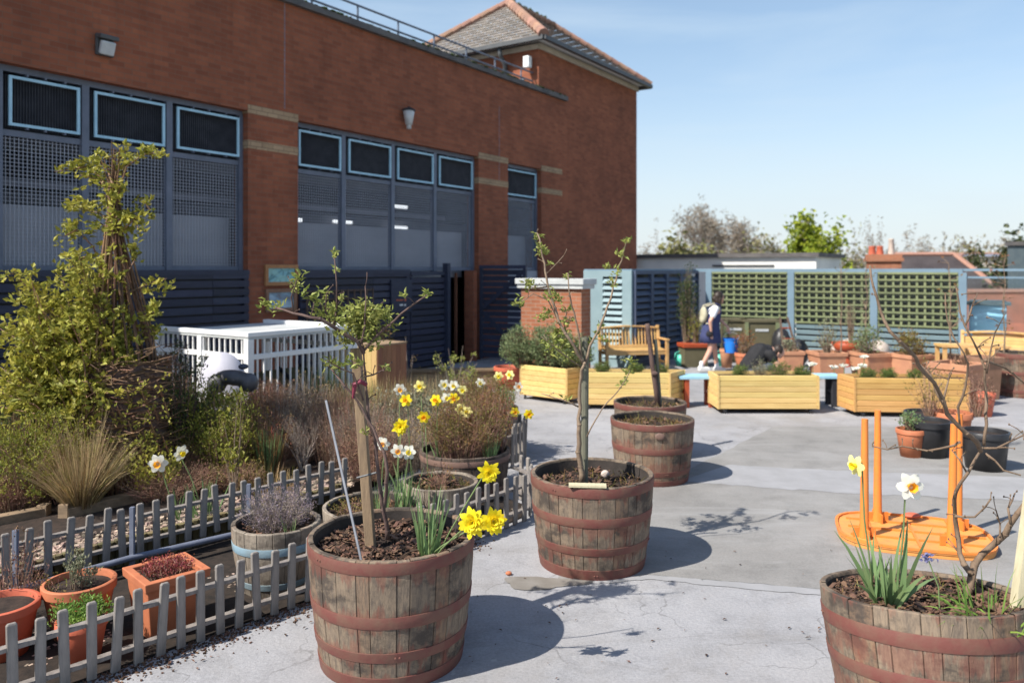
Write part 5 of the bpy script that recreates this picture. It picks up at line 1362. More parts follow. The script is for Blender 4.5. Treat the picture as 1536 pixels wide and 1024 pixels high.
q = gr(482, 640, SZ); tuft('fennel', 'pale green feathery clump right of the white railing', q, 420, .75, .005, lf_green, .14, .3, .2, cat='plant')
q = gr(585, 640, SZ); tuft('meadow_grass', 'patch of long greenish grass in front of the plywood box', q, 500, .6, .006, lf_olive, .35, .35, .3, mt2=lf_straw, n2=300)
q = gr(530, 650, SZ); tuft('meadow_grass', 'patch of straw and green grass left of the plywood box', q, 300, .6, .006, lf_green, .3, .35, .3, mt2=lf_straw, n2=400)
# lavender in banded tub
shrub('lavender', 'grey-mauve lavender in the tub with the pale blue band', Vector((-1.56, 5.17, .36)), .25, .15, 420, 3400, .013, lf_lav, grey_twig, sr=.002, cluster=5, spread=.012, zc=.16, shell=.3, base=.5, cat='lavender')
q = Vector((-1.42, 5.0, .36)); tuft('bulb_leaves', 'few green bulb leaves at the right of the lavender', q, 12, .16, .008, lf_blade, .03, .4, .2, cat='plant')
# heathers in the tubs
shrub('heather', 'rust and olive heather filling the dark tub', Vector((-.44, 7.25, .37)), .42, .27, 900, 8500, .02, lf_olive, dead_twig, sr=.0025, cluster=6, spread=.02, zc=.28, shell=.2, base=.6, cat='heather')
shrub('heather', 'upright rusty shoots at the back of the dark tub', Vector((-.30, 7.42, .37)), .36, .24, 500, 3600, .02, lf_rust, dead_twig, sr=.0025, cluster=4, spread=.018, zc=.36, shell=.2, base=.7, cat='heather')
shrub('heather', 'green and brown heather in the farthest grey tub', Vector((-.33, 8.68, .51)), .40, .20, 700, 5500, .022, lf_olive, dead_twig, sr=.0025, cluster=5, spread=.02, zc=.2, shell=.2, base=.6, cat='heather', group=None)
tuft('bulb_leaves', 'dark green leaf blades at the right of the farthest tub', Vector((-.1, 8.55, .5)), 70, .3, .01, lf_blade, .1, .3, .15, cat='plant')
tuft('bulb_leaves', 'green blades rising from the right side of the dark tub', Vector((-.2, 7.05, .37)), 40, .26, .009, lf_blade, .06, .35, .15, cat='plant')
shrub('weedy_twigs', 'sparse pinkish twigs in the small grey tub', Vector((-.6, 6.44, .29)), .16, .10, 60, 120, .02, lf_rust, dead_twig, sr=.002, cluster=3, spread=.02, cat='plant')
shrub('weedy_twigs', 'tiny reddish seedlings in the low grey tub', Vector((-1.2, 5.9, .24)), .2, .05, 60, 300, .02, lf_olive, dead_twig, sr=.0015, cluster=4, spread=.02, cat='plant')
# plants in the terracotta pots
shrub('succulent', 'mound of reddish succulents in the square orange planter', Vector((-2.02, 4.56, .32)), .145, .055, 120, 1500, .016, lf_red, dead_twig, sr=.003, cluster=8, spread=.012, zc=.04, shell=.1, base=.8, cat='succulent')
shrub('herb', 'bright green small-leaved herb spilling from the small pot', Vector((-2.30, 4.17, .21)), .15, .06, 90, 1500, .022, lf_green, dead_twig, sr=.002, cluster=7, spread=.018, zc=.05, shell=.1, base=.7, cat='herb')
shrub('rosemary_sprig', 'thin upright grey rosemary sprig with bare stalks in the wide pot', Vector((-2.47, 4.47, .27)), .08, .13, 16, 360, .024, lf_grey, pale_bark, sr=.004, cluster=5, spread=.012, zc=.13, base=.5, cat='herb')
shrub('weedy_twigs', 'small dark sprig at the left of the wide terracotta pot', Vector((-2.60, 4.42, .27)), .05, .05, 14, 90, .018, lf_olive, dead_twig, sr=.002, cat='plant')
shrub('dry_plant', 'dry brown stalks behind the left-edge terracotta pot', Vector((-2.9, 4.55, .02)), .22, .26, 160, 500, .02, lf_brown, dead_twig, sr=.002, spread=.02, zc=.3, cat='plant')
# pots at right
for px, py, yy, zz, rx, rz, mt, lab in ((1366, 600, 8.72, .30, .11, .10, lf_blade, 'green shoots in the round terracotta pot beside the black pots'), (1395, 600, 9.2, .36, .26, .36, lf_olive, 'wispy straggly green bush in the rear black pot'), (1465, 600, 9.1, .38, .24, .30, lf_brown, 'thin bare-stemmed plant behind the right-hand black pot'), (1440, 560, 11.9, .6, .2, .1, lf_brown, 'low dry growth in the tall brown square planter')):
    c = at(px, py, yy); shrub('potted_plant', lab, Vector((c.x, yy, zz)), rx, rz, 60, 420, .028, mt, dead_twig, sr=.003, spread=.03, cat='plant')
for px, yy, z, rx, rz, mt, n_, lab in ((1185, 15.3, .47, .14, .1, lf_grey, 200, 'small dry plant in the planter right of the crouching person'), (1240, 15.1, .47, .2, .30, lf_grey, 260, 'feathery grey-green plant in the second square terracotta planter'), (1300, 15.0, .47, .30, .28, lf_rose, 700, 'ferny spreading plant in the third square terracotta planter'), (1366, 14.7, .47, .30, .22, lf_olive, 900, 'bushy olive plant in the planter left of the maroon-hooped barrel'), (1117, 15.6, .4, .2, .22, lf_rust, 300, 'spiky reddish plant in the orange pot behind the bucket'), (1043, 16.8, .48, .12, .4, lf_yellow, 300, 'tall thin yellow-leaved plant beside the louvres left of the woman'), (1030, 16.95, .48, .2, .9, lf_dark, 1500, 'dark climbing plant against the shaded louvres'), (1276, 16.8, .5, .12, .5, lf_grey, 80, 'slender sapling in the shallow red bowl')):
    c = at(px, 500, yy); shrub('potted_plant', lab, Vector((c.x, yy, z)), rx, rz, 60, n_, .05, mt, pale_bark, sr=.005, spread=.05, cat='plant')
# planters in arc: box bushes, rosemary
for k, (px, yy, r_, h_, mt, lab) in enumerate(((905, 11.85, .13, .10, lf_box, 'small green bush left in the planter behind the barrels'), (953, 11.85, .13, .10, lf_box, 'small green bush in the middle of the planter behind the barrels'), (992, 11.83, .13, .08, lf_box, 'small green bush right in the planter behind the barrels'),
        (1110, 11.6, .12, .09, lf_box, 'small green bush at the left end of the middle planter'), (1165, 11.6, .2, .13, lf_box, 'largest mounded green bush in the middle planter'), (1203, 11.6, .12, .08, lf_box, 'small green bush right of the mound in the middle planter'),
        (1300, 11.35, .14, .09, lf_box, 'green bush left in the orange-toned planter'), (1333, 11.3, .11, .08, lf_box, 'second green bush in the orange-toned planter'), (1372, 11.3, .11, .08, lf_box, 'green bush near the right end of the orange-toned planter'))):
    c = at(px, 540, yy); shrub('box_bush', lab, Vector((c.x, yy, .49)), r_, h_, 60, 1300, .022, mt, dead_twig, sr=.002, cluster=6, spread=.018, zc=h_, shell=.5, group='small bushes in the pine planters')
c = at(1140, 545, 11.65); shrub('grey_bush', 'pale grey-green bush beside the knees of the crouching person', Vector((c.x-.02, 11.6, .49)), .12, .13, 50, 700, .022, lf_grey, dead_twig, sr=.002, spread=.02)
for px, yy, r_, h_, mt, lab in ((782, 12.75, .34, .34, lf_rose, 'rosemary bush at the left end of the first pine planter'), (825, 12.6, .36, .36, lf_rose, 'rosemary bush in the middle of the first pine planter'), (860, 12.4, .34, .28, lf_rose, 'low rosemary bush at the right end of the first pine planter')):
    c = at(px, 540, yy); shrub('rosemary_bush', lab, Vector((c.x, yy, .48)), r_, h_, 200, 4600, .042, mt, dead_twig, sr=.004, cluster=7, spread=.028, zc=h_*1.05, group='rosemary bushes')
q = Vector((-1.10, 12.9, 0)); c = at(685, 560, 12.9); shrub('leafy_shrub', 'bare-legged small shrub with green shoot tips before the doorway', Vector((c.x, 12.9, .0)), .42, .36, 16, 420, .045, lf_apple, grey_twig, sr=.008, cluster=7, spread=.03, zc=.55, base=.1, shell=.6)
q = at(614, 560, 12.4); shrub('bare_shrub', 'thin bare upright shrub right of the plywood box', Vector((q.x, 12.4, .1)), .12, .5, 8, 20, .04, lf_olive, grey_twig, sr=.008, zc=.55, base=.2)
# bush behind box
q = at(560, 500, 12.4); shrub('leafy_shrub', 'pale green bush seen just above the plywood box', Vector((q.x, 12.5, .5)), .3, .4, 60, 900, .04, lf_olive, dead_twig, sr=.004, zc=.45)

# ------------------------------------------------------------------ daffodils
def daffodil(loc, tip, face, label, kind='white', size=.045, nl=4, double=False, leafm=None, leafL=None, group='daffodils', stem_from=None):
    loc = Vector(loc); g = thing('daffodil', label, 'daffodil', loc, 0, group); t = Vector(tip)-loc; face = Vector(face).normalized()
    Lh = t.length
    m = MB(); mid = t*.55+Vector((0, 0, .05*Lh)); nk = t-face*size*.7
    m.tube([(0, 0, 0), mid*.5+Vector((0, 0, .01)), mid, nk+Vector((0, 0, .008)), nk.lerp(t, .6), t-face*.004], [.0042, .004, .0038, .0035, .003, .004], 6); m.build('stem', lf_blade, g, True)
    m = MB(); L = leafL or Lh*.85
    for k in range(nl): a = u(0, 6.28); s = u(.08, .38); m.blade((u(-.025, .025), u(-.02, .02), 0), Vector((math.cos(a)*s, math.sin(a)*s, 1)), L*u(.65, 1.1), .014, u(.05, .5), 6)
    if nl: m.build('leaves', leafm or lf_blade, g)
    fl_ = bpy.data.objects.new('flower', None); 
    q = face.to_track_quat('Z', 'Y')
    pm, tm = {'white': (pet_white, pet_orange), 'yellow': (pet_yellow, pet_orange), 'double': (pet_yellow, pet_yellow), 'cream': (pet_pale, pet_yellow), 'whiteyellow': (pet_white, pet_yellow)}[kind]
    m = MB()
    def petal(an, tilt, l, wd, r0=.003, z=0):
        vs = []; d = Vector((math.cos(an), math.sin(an), 0)); sd = Vector((-math.sin(an), math.cos(an), 0))
        for (s, ww) in ((0, .3), (.3, .85), (.6, 1), (.85, .65), (1, .06)):
            c = d*(r0+l*s*math.cos(tilt))+Vector((0, 0, z+l*s*math.sin(tilt)+.12*l*math.sin(s*PI)*u(-.3, 1)))
            for e in (-1, 0, 1): vs.append(t+q @ (c+sd*wd*ww*e/2+Vector((0, 0, abs(e)*wd*.12*u(-1, 1)))))
        m.add(vs, [(i*3+j, i*3+j+1, i*3+4+j, i*3+3+j) for i in range(4) for j in range(2)])
    if double:
        for ring in range(5):
            for k in range(7): petal(2*PI*k/7+ring*.45+u(-.1, .1), .1+ring*.27, size*(1-.13*ring)*u(.85, 1.1), size*.42, z=.002*ring)
    else:
        for k in range(6): petal(2*PI*k/6+u(-.06, .06), u(-.12, .22), size, size*.72, z=.001 if k % 2 else 0)
    m.build('petals', pm, g, True)
    if not double:
        m = MB(); n = 14; prof = [(.0, 0), (size*.2, .0), (size*.24, size*.2), (size*.28, size*.45), (size*.36, size*.55)]
        vs = []
        for r_, z in prof:
            for j in range(n): a = 2*PI*j/n; rr = r_*(1+(.1 if j % 2 else -.06)*(z > size*.4)); vs.append(t+q @ Vector((rr*math.cos(a), rr*math.sin(a), z)))
        m.add(vs, [(i*n+j, i*n+(j+1) % n, i*n+n+(j+1) % n, i*n+n+j) for i in range(4) for j in range(n)]); m.build('trumpet', tm, g, True)
    return g
z1 = .66-.085
b = Vector((-.42, 4.08, z1))
daffodil(b+Vector((.02, .02, 0)), at(733, 708, 4.0), (.1, -1, -.1), 'single tall yellow double daffodil above the front barrel', 'double', .062, 5, True, leafL=.34)
daffodil(b+Vector((.0, -.03, 0)), at(709, 783, 3.9), (-.2, -1, .1), 'left head of the pair of big yellow double daffodils at the front barrel rim', 'double', .078, 5, True, leafL=.33)
daffodil(b+Vector((-.04, .0, 0)), at(739, 781, 3.87), (.35, -1, .15), 'right head of the pair of big yellow double daffodils at the front barrel rim', 'double', .072, 6, True, leafL=.36)
tuft('daffodil_leaves', 'fan of narrow daffodil leaves in the front barrel', b+Vector((-.03, .03, 0)), 22, .37, .013, lf_blade, .05, .3, .12, cat='plant')
# barrel 4 daffodils
zb = B4.z+.60; b = Vector((1.70, 3.50, .585))
daffodil(b+Vector((.02, 0, 0)), at(1365, 729, 3.42), (-.05, -1, .05), 'open white daffodil with orange centre in the right barrel, facing the camera', 'white', .06, 3, leafL=.32)
daffodil(b+Vector((-.05, .05, 0)), at(1284, 698, 3.5), (-1, -.35, -.05), 'white daffodil turned sideways to the left in the right barrel', 'cream', .048, 4, leafL=.33)
tuft('daffodil_leaves', 'spray of broad arching daffodil leaves in the right barrel', b+Vector((0, .02, 0)), 22, .38, .024, lf_blade, .07, .75, .4, cat='plant')
tuft('daffodil_leaves', 'thin tangled grass blades on the mulch of the right barrel', Vector((1.96+.08, 3.32, .60)), 60, .22, .007, lf_green, .16, 1.6, .9, cat='plant')
q = at(1392, 838, 3.42); g = thing('grape_hyacinth', 'small drooping blue flower on the mulch of the right barrel', 'flower', Vector((q.x+.03, 3.38, .60)))
t = q-Vector((q.x+.03, 3.38, .60)); m = MB(); m.tube([(0, 0, 0), t*.5+Vector((.02, 0, 0)), t], .003, 5); m.build('stem', lf_blade, g)
m = MB()
for k in range(26): m.leaf(t+Vector((R.gauss(0, .008), R.gauss(0, .008), u(-.01, .025))), Vector((u(-1, 1), u(-1, 1), u(-1, .5))), .022, .014)
m.build('petals', pet_blue, g)
# garden daffodils
specs = [((-2.62, 6.1, SZ), (237, 695), (.2, -1, .0), 'white daffodil with deep yellow centre, left of a pair in the left bed', 'white', .075),
         ((-2.5, 6.3, SZ), (271, 679), (.8, -.5, -.2), 'white daffodil facing away to the right, right of the pair in the left bed', 'whiteyellow', .065)]
for lc, (px, py), fc, lab, kd, sz in specs: daffodil(lc, at(px, py, lc[1]-.05), fc, lab, kd, sz, 6, leafL=.26)
tuft('daffodil_leaves', 'blue-green daffodil leaves below the white pair in the left bed', Vector((-2.45, 6.2, SZ)), 26, .28, .014, lf_blade, .1, .4, .2, cat='plant')
names = {
 (575, 665): ('white', 'white daffodil peeping out left behind the stake of the front tree', 5.9, .24), (597, 676): ('white', 'white daffodil with orange-yellow cup, left of two above the low grey tub', 5.8, .24), (613, 678): ('whiteyellow', 'small white daffodil, right of two above the low grey tub', 5.85, .24),
 (601, 640): ('yellow', 'large double yellow daffodil right of the front stake, level with the fence top', 6.3, .14), (600, 584): ('white', 'white daffodil at the top left of the far flower group', 6.9, .14), (609, 600): ('yellow', 'yellow daffodil just below the top left white one', 6.7, .14),
 (630, 579): ('cream', 'cream daffodil right of the top left white one', 7.1, .14), (636, 625): ('yellow', 'yellow-orange daffodil in the middle of the rust heather', 6.6, .14), (654, 600): ('yellow', 'yellow daffodil right of the cream one, near the heather top', 7.0, .35),
 (666, 577): ('whiteyellow', 'white daffodil, upper left of the white trio behind the heather', 7.6, .35), (681, 578): ('whiteyellow', 'white daffodil, upper right of the white trio behind the heather', 7.7, .35), (670, 597): ('whiteyellow', 'white daffodil, lowest of the white trio behind the heather', 7.5, .35),
 (681, 597): ('yellow', 'pale yellow daffodil beside the white trio', 7.45, .35), (691, 613): ('cream', 'lower left lemon daffodil of the pair over the dark tub', 7.2, .35), (700, 618): ('cream', 'lower right lemon daffodil of the pair over the dark tub', 7.15, .35),
 (694, 585): ('cream', 'small cream daffodil between the white trio and the farthest tub', 8.3, .5), (721, 574): ('whiteyellow', 'white daffodil standing over the farthest tub', 8.6, .5), (748, 564): ('cream', 'pale yellow daffodil leaning above the farthest tub', 8.8, .5),
 (765, 562): ('cream', 'cream daffodil at the top right of the flower group, near the red pot', 8.8, .5), (777, 580): ('white', 'white daffodil with orange cup at the far right over the path', 8.6, .5), (772, 618): ('yellow', 'deep yellow daffodil hanging over the curved picket fence', 8.35, .5), (793, 621): ('yellow', 'deep yellow daffodil hanging out over the grey path', 8.3, .5)}
for (px, py), (kd, lab, yy, z0) in names.items():
    t = at(px, py, yy); bx = t.x+u(-.06, .06)-( .25 if px > 760 else 0)
    bs = Vector((bx, yy+u(.02, .1), z0)); 
    if py == 640: sz, db = .07, True
    else: sz, db = .055, False
    daffodil(bs, t, (u(-.4, .4), -1, u(-.15, .2)), lab, 'double' if db else kd, sz, 4, db, leafL=min(.3, max(.12, (t.z-z0)*.8)))
tuft('daffodil_leaves', 'tall green daffodil leaves in the low grey tub behind the front barrel', Vector((-.98, 5.72, .24)), 34, .34, .011, lf_blade, .06, .22, .15, cat='plant')
tuft('daffodil_leaves', 'daffodil leaves between the low and the small grey tubs', Vector((-.82, 6.0, .24)), 30, .32, .011, lf_blade, .06, .25, .15, cat='plant')
# white tulip-like flowers behind right planters
for k, (px, py) in enumerate(((1219, 548), (1251, 552), (1266, 550), (1284, 554), (1296, 537), (1294, 550))):
    yy = 12.6; t = at(px, py, yy); lab = ['leftmost white flower between the two right planters', 'second white flower from the left between the right planters', 'third white flower between the right planters', 'lower white flower in the group over the orange-toned planter', 'highest white flower over the orange-toned planter', 'lower right white flower over the orange-toned planter'][k]
    g = thing('white_flower', lab, 'flower', (t.x, yy, 0), 0, 'white flowers behind the pine planters'); m = MB(); m.tube([(0, 0, 0), (.01, 0, t.z*.5), (0, 0, t.z)], .006, 5)
    for e in range(6): a = u(0, 6.28); m.blade((0, 0, t.z*.3), Vector((math.cos(a)*.5, math.sin(a)*.5, 1)), .3, .03, .6)
    m.build('stem', lf_blade, g); m = MB()
    for e in range(7): a = e*2*PI/7; m.leaf(Vector((0, 0, t.z)), Vector((math.cos(a), math.sin(a), .5)), .09, .08)
    m.build('petals', pet_white, g)

# ------------------------------------------------------------------ staked trees
def drawn_tree(name, label, baseloc, lines, Y, bark_m, leafspots, leafm, r0=.016, jit=.06, ll=.045, twigs=30, seg=.05, nleaf=12, cat='tree'):
    g = thing(name, label, cat, baseloc, 0); bz = Vector(baseloc); m = MB(); tips = []
    br = []
    for rad, dpts in lines:
        dy = 0; pts = []
        for i, pt in enumerate(dpts):
            px, py = pt[:2]
            if len(pt) > 2: dy = pt[2]
            elif i: dy += u(-jit, jit)
            pts.append(at(px, py, Y+dy)-bz)
        # subdivide with a wobble
        q = [pts[0]]
        for i in range(len(pts)-1):
            n = max(1, int((pts[i+1]-pts[i]).length/seg))
            for k in range(1, n+1):
                p = pts[i].lerp(pts[i+1], k/n)
                if k < n: p += Vector((u(-1, 1), u(-1, 1), u(-1, 1)))*rad*.55
                q.append(p)
        L = len(q); rr = [rad*(1-.62*i/L)*u(.9, 1.12) for i in range(L)]
        m.tube(q, rr, 8); br.append((q, rr))
        m.ell(q[-1], (rr[-1]*1.4,)*3, None, 6, 4)
        for i in range(1, L-1):
            if R.random() < .55: m.ell(q[i], (rr[i]*1.25, rr[i]*1.25, rr[i]*.9), None, 6, 4)   # buds and nodes
    for k in range(twigs):
        q, rr = R.choice(br[1:] or br); i = R.randrange(1, len(q)); d = Vector((u(-1, 1), u(-1, 1), u(-.1, 1))).normalized(); l_ = u(.02, .08)
        e = q[i]+d*l_; m.tube([q[i], q[i].lerp(e, .5)+Vector((u(-.005, .005), 0, .004)), e], [rr[i]*.5, .0022, .002], 4); m.ell(e, (.004, .004, .006), None, 5, 4)
        if leafm and R.random() < .25: tips.append((e, 5, .5))
    m.build('trunk', bark_m, g, True)
    if leafm:
        l = MB()
        spots = [(at(px, py, Y+u(-.06, .06))-bz, n, s) for px, py, n, s in leafspots]+tips
        for q, n, s in spots:
            for k in range(int(n*(2.8 if s > 1.25 else 2))):
                p = q+Vector((R.gauss(0, .02*s), R.gauss(0, .02*s), R.gauss(0, .018*s))); l.leaf(p, Vector((u(-1, 1), u(-1, 1), u(-.2, 1.1))), ll*u(.5, 1.2), ll*u(.35, .55), .25)
        l.build('foliage', leafm, g)
    return g
Y1 = 4.22
g = thing('tree_stake', 'thick square timber stake in the front barrel', 'stake', at(557, 800, Y1).xy.to_3d()+Vector((0, 0, .5)))
m = MB(); m.beam((0, .02, 0), at(534, 522, Y1+.1)-Vector(g.location), .068, .05); bevel(m.build('post', stake_wood, g), .004)
m = MB(); q = at(541, 575, Y1)-Vector(g.location); m.tube([q+Vector((-.03, -.05, .0)), q+Vector((.01, -.06, .02)), q+Vector((.035, -.03, .0))], .012, 8); m.tube([q+Vector((-.02, -.055, 0)), q+Vector((-.03, -.06, -.07))], [.014, .006], 6); m.build('tie', pink_tie, g)
m = MB(); q = at(548, 712, Y1-.06)-Vector(g.location); m.tube([q+Vector((-.045, -.0, -.015)), q+Vector((.06, -.01, .015))], .006, 6); m.build('wire', grey_pipe, g)
drawn_tree('apple_tree', 'slender young apple tree tied to the thick stake in the front barrel', at(581, 803, Y1-.03)-Vector((0, 0, .02)), [
    (.012, [(581, 808, -.03), (579, 782), (575, 765), (580, 735), (581, 709), (576, 678), (560, 642), (542, 610), (517, 579), (504, 562), (493, 548)]),
    (.012, [(575, 770, -.03), (568, 720), (564, 670), (556, 640), (551, 600), (548, 560), (545, 520, -.06)]),
    (.011, [(546, 530, -.06), (536, 512), (515, 500), (497, 488), (480, 478), (465, 476), (440, 470), (415, 462)]),
    (.006, [(500, 490, -.05), (505, 460), (505, 425), (503, 400), (501, 383)]),
    (.006, [(540, 520, -.06), (547, 490), (549, 450), (548, 430)]),
    (.008, [(545, 527, -.06), (560, 508), (580, 490), (602, 470), (622, 455), (640, 443)]),
    (.006, [(545, 600, -.04), (530, 560), (510, 552), (497, 545)]), (.005, [(546, 565, -.05), (560, 562), (572, 556)]), (.005, [(566, 500, -.04), (560, 480), (562, 465)]), (.005, [(497, 488, -.05), (488, 465), (490, 440)]), (.005, [(440, 470, -.05), (437, 445), (445, 420)])], Y1, dark_bark,
    [(397, 458, 12, .9), (416, 463, 12, .9), (448, 415, 10, .9), (444, 430, 12, .9), (452, 440, 8, .8), (489, 468, 30, 1.5), (500, 478, 22, 1.3), (488, 440, 8, .8), (470, 450, 10, .8), (530, 470, 34, 1.6), (545, 466, 34, 1.6), (555, 478, 34, 1.6), (545, 490, 34, 1.6), (530, 488, 30, 1.5), (537, 505, 30, 1.5), (560, 500, 26, 1.5), (580, 475, 18, 1.1), (574, 468, 14, 1), (590, 488, 10, .8), (501, 383, 8, .6), (502, 405, 5, .6), (640, 442, 8, .6), (505, 552, 14, 1), (495, 545, 12, .9), (530, 545, 14, 1), (560, 520, 12, 1), (520, 515, 14, 1)], lf_apple, twigs=34, ll=.042)
m = MB(); a = at(545, 808, Y1-.25); a.z = .57; b_ = at(489, 600, Y1-.15); m.beam((0, 0, 0), b_-a, .014, .01); o = m.build('metal_cane', M('aluminium', (.30, .31, .34), None, 9, .5, .1)); o.location = a; tag(o, 'thin grey metal cane leaning left in the front barrel', 'cane')
Y2 = 5.62
g = thing('tree_stake', 'round grey-green stake in the second barrel', 'stake', at(877, 720, Y2).xy.to_3d()+Vector((0, 0, .48)))
m = MB(); m.tube([(0, .04, 0), at(878, 506, Y2+.04)-Vector(g.location)], .027, 12); m.build('post', stake_green, g)
drawn_tree('apple_tree', 'slim young tree with sparse leaf buds in the second barrel', at(872, 718, Y2-.02), [
    (.021, [(872, 724, -.02), (870, 690), (868, 650), (869, 600), (872, 565), (877, 545)]),
    (.013, [(877, 548, -.02), (862, 520), (848, 500), (838, 482), (830, 455), (822, 430), (817, 395), (811, 368), (806, 350)]),
    (.010, [(877, 545, -.02), (884, 520), (898, 495), (908, 470), (918, 440), (926, 410), (935, 380), (941, 358)]),
    (.009, [(872, 535, -.03), (866, 490), (858, 460), (853, 430), (852, 410)]),
    (.006, [(880, 655, -.03), (893, 630), (905, 610), (928, 585), (938, 570), (945, 556)]), (.006, [(868, 610, -.03), (845, 600), (812, 590)]),
    (.006, [(840, 485, -.03), (822, 450), (800, 440), (783, 452)]), (.005, [(872, 550, -.03), (850, 535), (828, 518), (812, 505)]), (.005, [(848, 500, -.03), (846, 485), (850, 470)]), (.005, [(822, 430, 0), (805, 432), (796, 430)]), (.004, [(820, 410, 0), (835, 395), (845, 384)])], Y2, pale_bark,
    [(805, 355, 10, .7), (810, 372, 10, .8), (815, 382, 12, .9), (818, 378, 8, .7), (795, 428, 14, 1), (777, 455, 12, .9), (826, 440, 14, 1), (836, 448, 14, 1), (820, 472, 16, 1), (812, 478, 10, .9), (838, 500, 18, 1.4), (850, 520, 20, 1.6), (826, 520, 22, 1.6), (838, 512, 14, 1.2), (852, 415, 8, .7), (941, 362, 10, .7), (930, 382, 10, .8), (912, 400, 8, .7), (925, 408, 8, .8), (918, 425, 8, .8), (905, 510, 10, .9), (943, 560, 12, .9), (935, 575, 12, 1), (885, 515, 8, .8), (946, 545, 8, .8), (845, 535, 14, 1.2), (862, 540, 10, 1)], lf_apple, r0=.014, twigs=40, ll=.046)
c = at(984, 600, 8.8); g = thing('bare_stump', 'bare purplish cut stem tied to a post in the partly hidden barrel', 'tree', (c.x, 8.8, .5)); m = MB(); m.tube([(.03, 0, 0), (.0, 0, .25), (-.04, 0, .5), (-.09, 0, .92), (-.1, 0, .98)], [.034, .03, .027, .025, .027], 10)
m.ell((-.02, -.03, .42), (.04, .03, .03)); m.build('trunk', dark_bark, g, True); m = MB(); m.tube([(.06, .04, 0), (.0, .04, .8)], .02, 8); m.build('stake', stake_green, g)
Y4 = 3.62
drawn_tree('bare_fruit_tree', 'bare budded fruit tree spreading wide branches from the right barrel', at(1454, 865, Y4), [
    (.019, [(1450, 896, 0), (1458, 862), (1462, 846), (1473, 831), (1495, 812), (1514, 788), (1536, 758), (1570, 700)]),
    (.013, [(1458, 862, 0), (1446, 846), (1438, 812), (1433, 780), (1431, 750), (1440, 725), (1452, 709), (1462, 690), (1473, 672)]),
    (.011, [(1471, 676, 0), (1466, 664), (1450, 650), (1438, 639), (1421, 621), (1415, 600), (1402, 575), (1378, 548), (1363, 525), (1350, 512), (1335, 497), (1320, 464), (1310, 430), (1305, 400)]),
    (.008, [(1476, 668, 0), (1480, 636), (1479, 590), (1477, 552), (1470, 533), (1460, 512), (1447, 488), (1440, 468), (1434, 430)]),
    (.006, [(1440, 640, 0), (1437, 610), (1448, 580), (1452, 546), (1446, 530), (1430, 505), (1421, 480), (1418, 440)]),
    (.006, [(1440, 662, .0), (1431, 668), (1391, 676), (1370, 672), (1353, 669), (1331, 674), (1309, 669)]),
    (.007, [(1478, 540, 0), (1490, 545), (1509, 552), (1536, 574), (1560, 600)]), (.006, [(1432, 774, 0), (1446, 775), (1462, 775), (1478, 760), (1486, 748)]),
    (.005, [(1500, 810, 0), (1500, 785), (1494, 765)]), (.006, [(1516, 785, 0), (1512, 762), (1522, 740)]), (.005, [(1450, 708, 0), (1440, 690), (1428, 675)]), (.006, [(1476, 672, 0), (1495, 672), (1515, 662), (1536, 652)]),
    (.006, [(1478, 680, 0), (1492, 690), (1505, 705), (1530, 712)]), (.005, [(1415, 600, 0), (1420, 580), (1424, 560)]), (.005, [(1420, 615, 0), (1405, 590), (1395, 560), (1382, 548)]), (.004, [(1480, 560, 0), (1492, 500), (1500, 485), (1508, 470)]), (.005, [(1447, 490, 0), (1458, 460), (1466, 440)])], Y4, pale_bark if False else tree_bark,
    [], None, jit=.08, twigs=70)
m = MB(); a = at(1524, 922, 3.45); a.z = .58; b_ = at(1552, 700, 3.5); m.beam((0, 0, 0), b_-a, .05, .035); o = m.build('pale_stake', stake_pale); o.location = a; tag(o, 'pale square stake at the right edge of the right barrel', 'stake')
# saplings in the right background
for px, yy, top, lab in ((1507, 13.2, 400, 'tall thin bare sapling before the arched bench at the right'), (1425, 14.2, 395, 'tall pink-budded sapling before the last lattice panel'), (1300, 15.4, 395, 'thin upright sapling before the third lattice panel'), (1262, 16.0, 410, 'thin upright sapling before the second lattice panel')):
    c = at(px, 540, yy); g = thing('thin_sapling', lab, 'tree', (c.x, yy, .4), 0, 'thin saplings in the far planters'); m = MB(); zt = at(px, top, yy).z-.4
    pts = [Vector((u(-.02, .02), u(-.02, .02), zt*k/6)) for k in range(7)]; m.tube(pts, [.016-.0018*k for k in range(7)], 6); l = MB()
    for k in range(16): q = pts[R.randint(2, 6)]; e = q+Vector((u(-.22, .22), u(-.2, .2), u(.02, .25))); m.tube([q, e], [.006, .003], 4); [l.leaf(e, Vector((u(-1, 1), u(-1, 1), u(-.3, 1))), .045, .025) for _ in range(4)]
    m.build('trunk', pale_bark, g); l.build('foliage', lf_rust if px in (1507, 1425) else lf_grey, g)

# ------------------------------------------------------------------ people
def remesh(o, vs=.01, it=4):
    md = o.modifiers.new('r', 'REMESH'); md.mode = 'VOXEL'; md.voxel_size = vs; md.use_smooth_shade = True
    sm = o.modifiers.new('s', 'SMOOTH'); sm.iterations = it; sm.factor = .5; return o
def hand(m, w_, d, side, r=.0095):
    """palm + four fingers + thumb, relaxed curl; d = direction fingers point, side = palm width direction"""
    w_ = Vector(w_); d = Vector(d).normalized(); side = Vector(side).normalized(); n_ = d.cross(side)
    m.ell(w_+d*.045, (.035, .035, .04)); 
    for k, L in enumerate((.062, .072, .068, .052)):
        b0 = w_+d*.075+side*(-.027+.018*k); m1 = b0+d*L*.5+n_*.008; m.capsule(b0, m1, r, r*.9, 8); m.capsule(m1, m1+(d*.6+n_*.7).normalized()*L*.5, r*.9, r*.75, 8)
    b0 = w_+d*.025-side*.03; m.capsule(b0, b0+(d*.7-side*.7)*.045, r*1.15, r, 8); m.capsule(b0+(d*.7-side*.7)*.045, b0+(d*1.3-side*.8)*.05, r, r*.8, 8)
